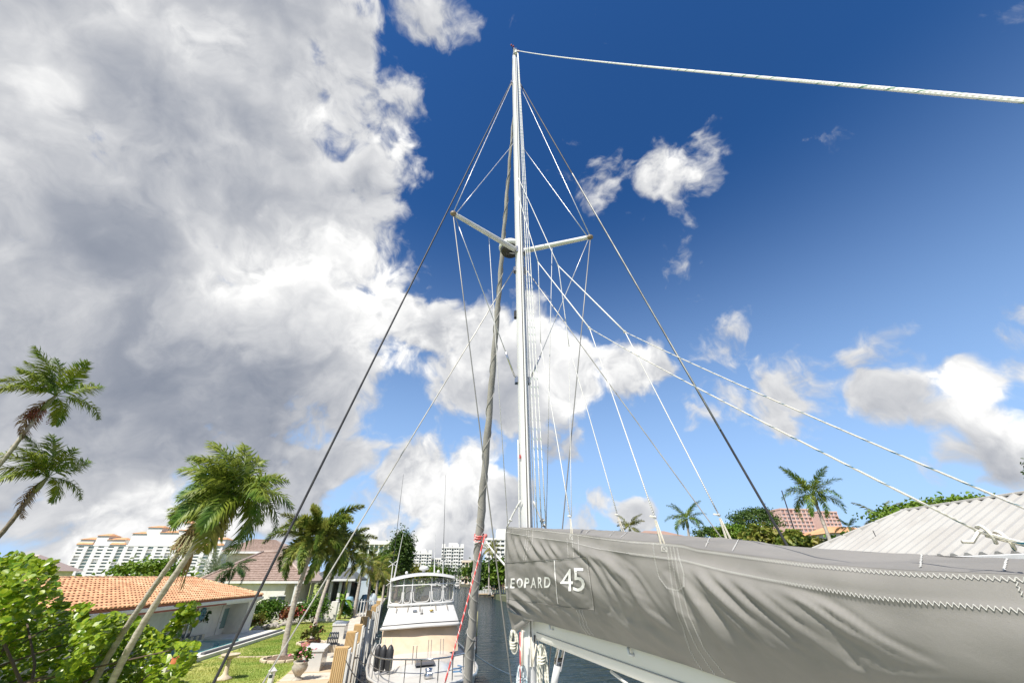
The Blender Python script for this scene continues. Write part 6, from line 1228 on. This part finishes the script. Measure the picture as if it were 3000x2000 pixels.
q = Vector((15.6,14.6,eav+.72)); mb = MB(); mb.tube([q,q+Vector((0,.02,.28))],.014,5); mb.tube([q+Vector((-.16,0,.02)),q+Vector((.14,0,.05))],.012,5); mb.build('roof_antenna', dark_wire, wr)
# ------------------------------------------------------------------ right bank planting
def rpalm(lab, cx, cy, bx, by, Dd, kind, n, sc, seed, fm_, r0=.26, shaft=.8):
    tp = atY(cx,cy,Dd); bp = atY(bx,by,Dd); dv = (tp-bp); bz_ = Vector((bp.x+(bp.x-tp.x)*.3, Dd, 1.1)); palm('royal_palm', lab, bz_, tp, r0, .12, kind, n, fm_, sc, bark, bend=(0,0), shaft=shaft, seed=seed, tilt0=1.25, yellow=0)
rpalm('royal palm with wide crown and pale trunk above the white metal roof edge',2392,1478,2436,1590,34,'royal',16,1.05,41,fr_green)
rpalm('royal palm with short crown in front of the bright green trees',2015,1545,2015,1620,44,'royal',15,.85,42,fr_green)
rpalm('small coconut palm crown poking above the white metal roof',2592,1522,2600,1560,30,'coconut',9,.62,43,fr_yell,.15,.0); rpalm('tiny far palm beside the pink tower',2488,1545,2492,1600,60,'coconut',10,.7,44,fr_dark,.15,.0)
rpalm('small palm showing just over the sail cover top',1845,1552,1845,1640,60,'royal',12,.9,45,fr_yell,.2,.3)
for k,(lab,cx,cy,Dd,rx,rz_,m_,n_) in enumerate((('dark spreading tree with open branches behind the shroud',2215,1530,62,3.9,1.9,tree_g,4200),('bright green rounded tree in front of the dark spreading tree',2145,1568,50,2.2,1.2,tree_b,2600),('smaller green tree beside the short royal palm',2085,1575,54,2.4,1.3,tree_g,1500),('bright green tree crown rising behind the white metal roof',2800,1505,24,4.6,.85,tree_b,3600),('green tree crown behind the roof ridge end',2690,1515,26,1.8,.6,tree_b,1200),('leafy dark tree at the edge beyond the roof',3075,1390,30,1.5,1.6,tree_g,900))):
    c = atY(cx,cy,Dd); tree('broadleaf_tree', lab, (c.x,c.y,1.1), c, (rx,rx*.8,rz_), n_, .26 if Dd > 40 else .24, m_, seed=50+k, trunk_r=.3, cl=.22)
for k,(cx,cy,Dd,r_,m_,lab) in enumerate(((2260,1598,40,1.3,fr_yell,'yellow green spiky shrub near the foot of the shroud'),(2330,1605,38,1.2,fr_fox,'mixed palm shrub left of the white metal roof'),(2420,1612,36,1.0,fr_yell,'yellow green shrub beside the royal palm trunk'),(2480,1600,45,1.1,shrub_g,'green shrub below the orange roofed villa'),(2220,1590,45,1.4,fr_fox,'olive palm shrub below the dark spreading tree'))):
    c = atY(cx,cy,Dd); c.z -= .3; bush('tall_shrub', lab, c, (r_*1.2,r_,r_*1.3), 900, .5, m_, seed=60+k)
pp = atY(2290,1436,40); tag(MB().tube([(atY(2332,1580,40).x,40,1.0),tuple(pp)],[.09,.05],8).build('dark_pole', dark_wire), 'dark slim pole leaning beside the royal palm', 'pole')
# ------------------------------------------------------------------ canal end: trees, docks, pilings, boats
c = atY(1172,1640,88); tree('round_tree','dense dark green round tree behind the yacht antennas',(c.x,c.y,GZ),c,(2.3,2.3,4.6),7000,.36,tree_g,seed=70,trunk_r=.35)
c = atY(1132,1672,100); tree('round_tree','darker tree mass between coconut palms and round tree',(c.x,c.y,GZ),c,(2.6,2.4,3.6),3500,.42,tree_g,seed=71,trunk_r=.3)
c = atY(1080,1735,110); tree('hedge_tree','dark hedge behind the coconut palm trunks',(c.x,c.y,GZ),c,(12,3,3.0),5000,.5,fr_dark,seed=72,trunk_r=.2)
for k,(cx,cy,Dd,rx,rz_,m_) in enumerate(((1215,1690,200,7,4,fr_yell),(1250,1688,210,8,4,tree_b),(1295,1692,215,8,4.5,tree_g),(1375,1695,235,7,5,tree_b),(1405,1690,150,4,4.5,tree_g),(1440,1700,125,4,4.0,tree_g),(1465,1690,120,3.5,4.0,tree_b),(1160,1700,160,6,4,fr_yell))):
    c = atY(cx,cy,Dd); tree('waterfront_tree',('yellow green tree behind the yacht radar dome','bright tree below the low pale block','dark tree below the tower at the canal end','bright tree beside the white boxy house','dark tree just behind the furled headsail','dark tree under the slim tall palms','bright tree next to the sail cover edge','yellow green tree behind the dark round tree')[k],(c.x,c.y,1.0),c,(rx,rx*.7,rz_),1400,.8,m_,'tree','trees at the canal end',seed=80+k,trunk_r=.25)
for k,(cx,cy,bx) in enumerate(((1433,1612,1432),(1450,1605,1447),(1345,1668,1345),(1400,1668,1402))):
    Dd = (118,122,180,170)[k]; tp = atY(cx,cy,Dd); palm('slim_palm',('slim tall palm closer to the furled headsail, by the docks','slim tall palm closer to the sail cover, by the docks','small dark palm beside the white boxy house','small dark palm in front of the cream villa')[k], (atY(bx,1740,Dd).x,Dd,1.0), tp, .22,.14,'coconut',11,fr_yell if k < 2 else fr_dark,(.95,1.0,.9,.8)[k],seed=90+k,group='slim palms at the canal end')
dockw = mat('dock_wood', (.48,.36,.22), .85, (.34,.25,.16), 2); 
for k,(xa,xb,yy,lab) in enumerate(((1403,1430,1738,'wooden dock with white railing posts at the canal end'),(1440,1486,1742,'white fenced dock beside the mooring piles'))):
    a, b_ = atZ(xa,yy,.8), atZ(xb,yy,.8); root = thing('dock', (a.x,a.y,0), lab, 'dock'); MB().box(a.x,b_.x+1,a.y,a.y+6,.55,.85).build('platform', dockw, root)
    for j in range(9): x = a.x+(b_.x+1-a.x)*j/8; MB().box(x-.16,x+.16,a.y+.1,a.y+.4,.851,2.5).build('post', white_paint, root); MB().tube([(x,a.y+.3,-1),(x,a.y+.3,.56)],.12,6).build('pile', bark_d, root)
    MB().box(a.x,b_.x+1,a.y+.12,a.y+.3,2.51,2.65).build('rail', white_paint, root)
for k,(px,yb) in enumerate(((1437,1744),(1470,1752))): p = atZ(px,yb,0); root = thing('mooring_pile', (p.x,p.y,-1), ('wooden mooring pile with black foot off the wooden dock','wooden mooring pile with black foot close to the sail cover')[k], 'piling', 'mooring piles at the canal end'); MB().tube([(p.x,p.y,-1),(p.x,p.y,.5)],.17,8).build('black_foot', black_rub, root, True); MB().tube([(p.x,p.y,.501),(p.x,p.y,3.2)],.15,8).build('shaft', mat('pile_yellow',(.42,.42,.22),.8,(.55,.33,.14),1.2), root, True)
for k,(px,py,Dd,s_,lab) in enumerate(((1395,1722,150,2.2,'white boat moored by the far dock beside the furled headsail'),(1340,1715,230,2.6,'small white boat tied up at the end of the canal'),(1300,1712,200,2.2,'small white boat showing behind the yacht flybridge'))):
    p = atY(px,py,Dd); root = thing('moored_boat', (p.x,Dd,0), lab, 'boat'); W2 = s_
    def hb(u, v, p=p, Dd=Dd, W2=W2): s = v*2-1; y = Dd-3+9*u; w_ = W2*.62*min(1,.1+u*2.2); return (p.x+w_*math.copysign(abs(s)**.5,s), y, -.1+1.25*abs(s)**1.5)
    MB().grid(hb,12,10).build('hull', gel, root, True); MB().bbox(p.x-W2*.5,p.x+W2*.5,Dd+.5,Dd+5.5,.9,1.25,.1).build('deck', gel, root); MB().bbox(p.x-W2*.42,p.x+W2*.42,Dd+2,Dd+4.6,1.251,2.5,.2).build('cabin', gel, root); MB().box(p.x-W2*.36,p.x+W2*.36,Dd+1.97,Dd+2.03,1.7,2.2).build('windshield', dark_glass, root)
# far tree belt that closes the horizon
rngb = np.random.default_rng(77); n_ = 26000; xs_ = rngb.uniform(-620,760,n_); zc_ = 3.5+2.8*np.array([mnoise.noise((x*.03,0,2)) for x in xs_]); Pb = np.stack([xs_, 470+rngb.uniform(0,30,n_), 1+np.abs(rngb.normal(size=n_))*zc_*.55], 1); V, F = leaf_quads(Pb, 2.2, rngb)
np_obj('distant_tree_belt', V, F, tree_g, kind='stuff')
n_ = 9000; Pb = np.stack([rngb.uniform(30,300,n_), rngb.uniform(95,110,n_), 1+np.abs(rngb.normal(size=n_))*1.6], 1); V, F = leaf_quads(Pb, 1.1, rngb); np_obj('bank_hedge', V, F, tree_g, kind='stuff')
n_ = 7000; Pb = np.stack([rngb.uniform(-210,-36,n_), rngb.uniform(75,90,n_), 1.3+np.abs(rngb.normal(size=n_))*1.6], 1); V, F = leaf_quads(Pb, .9, rngb); np_obj('garden_hedge', V, F, tree_b, kind='stuff')
c = atY(440,1670,48); tree('garden_tree','loose light green tree sticking up behind the orange tile ridge',(c.x,c.y,GZ),(c.x,c.y,c.z-.6),(3.8,2,1.5),1500,.34,tree_b,seed=95,trunk_r=.12,cl=.25)
for o in list(bpy.data.objects):
    if o.type in ('MESH','EMPTY') and o.parent is None and o.get('kind') == 'stuff' and not o.get('label'):
        o['label'] = {'grass_blades':'short green grass blades covering the lawn','distant_tree_belt':'far belt of green trees along the horizon','bank_hedge':'green hedge mass along the right bank','garden_hedge':'green garden growth behind the houses'}.get(o.name.split('.')[0], 'green planting'); o['category'] = 'vegetation'

small_house('pale flat house showing past the sea grape top',-60,72,1618,60,stucco,mat('pinkish_roof',(.55,.42,.38),.85))
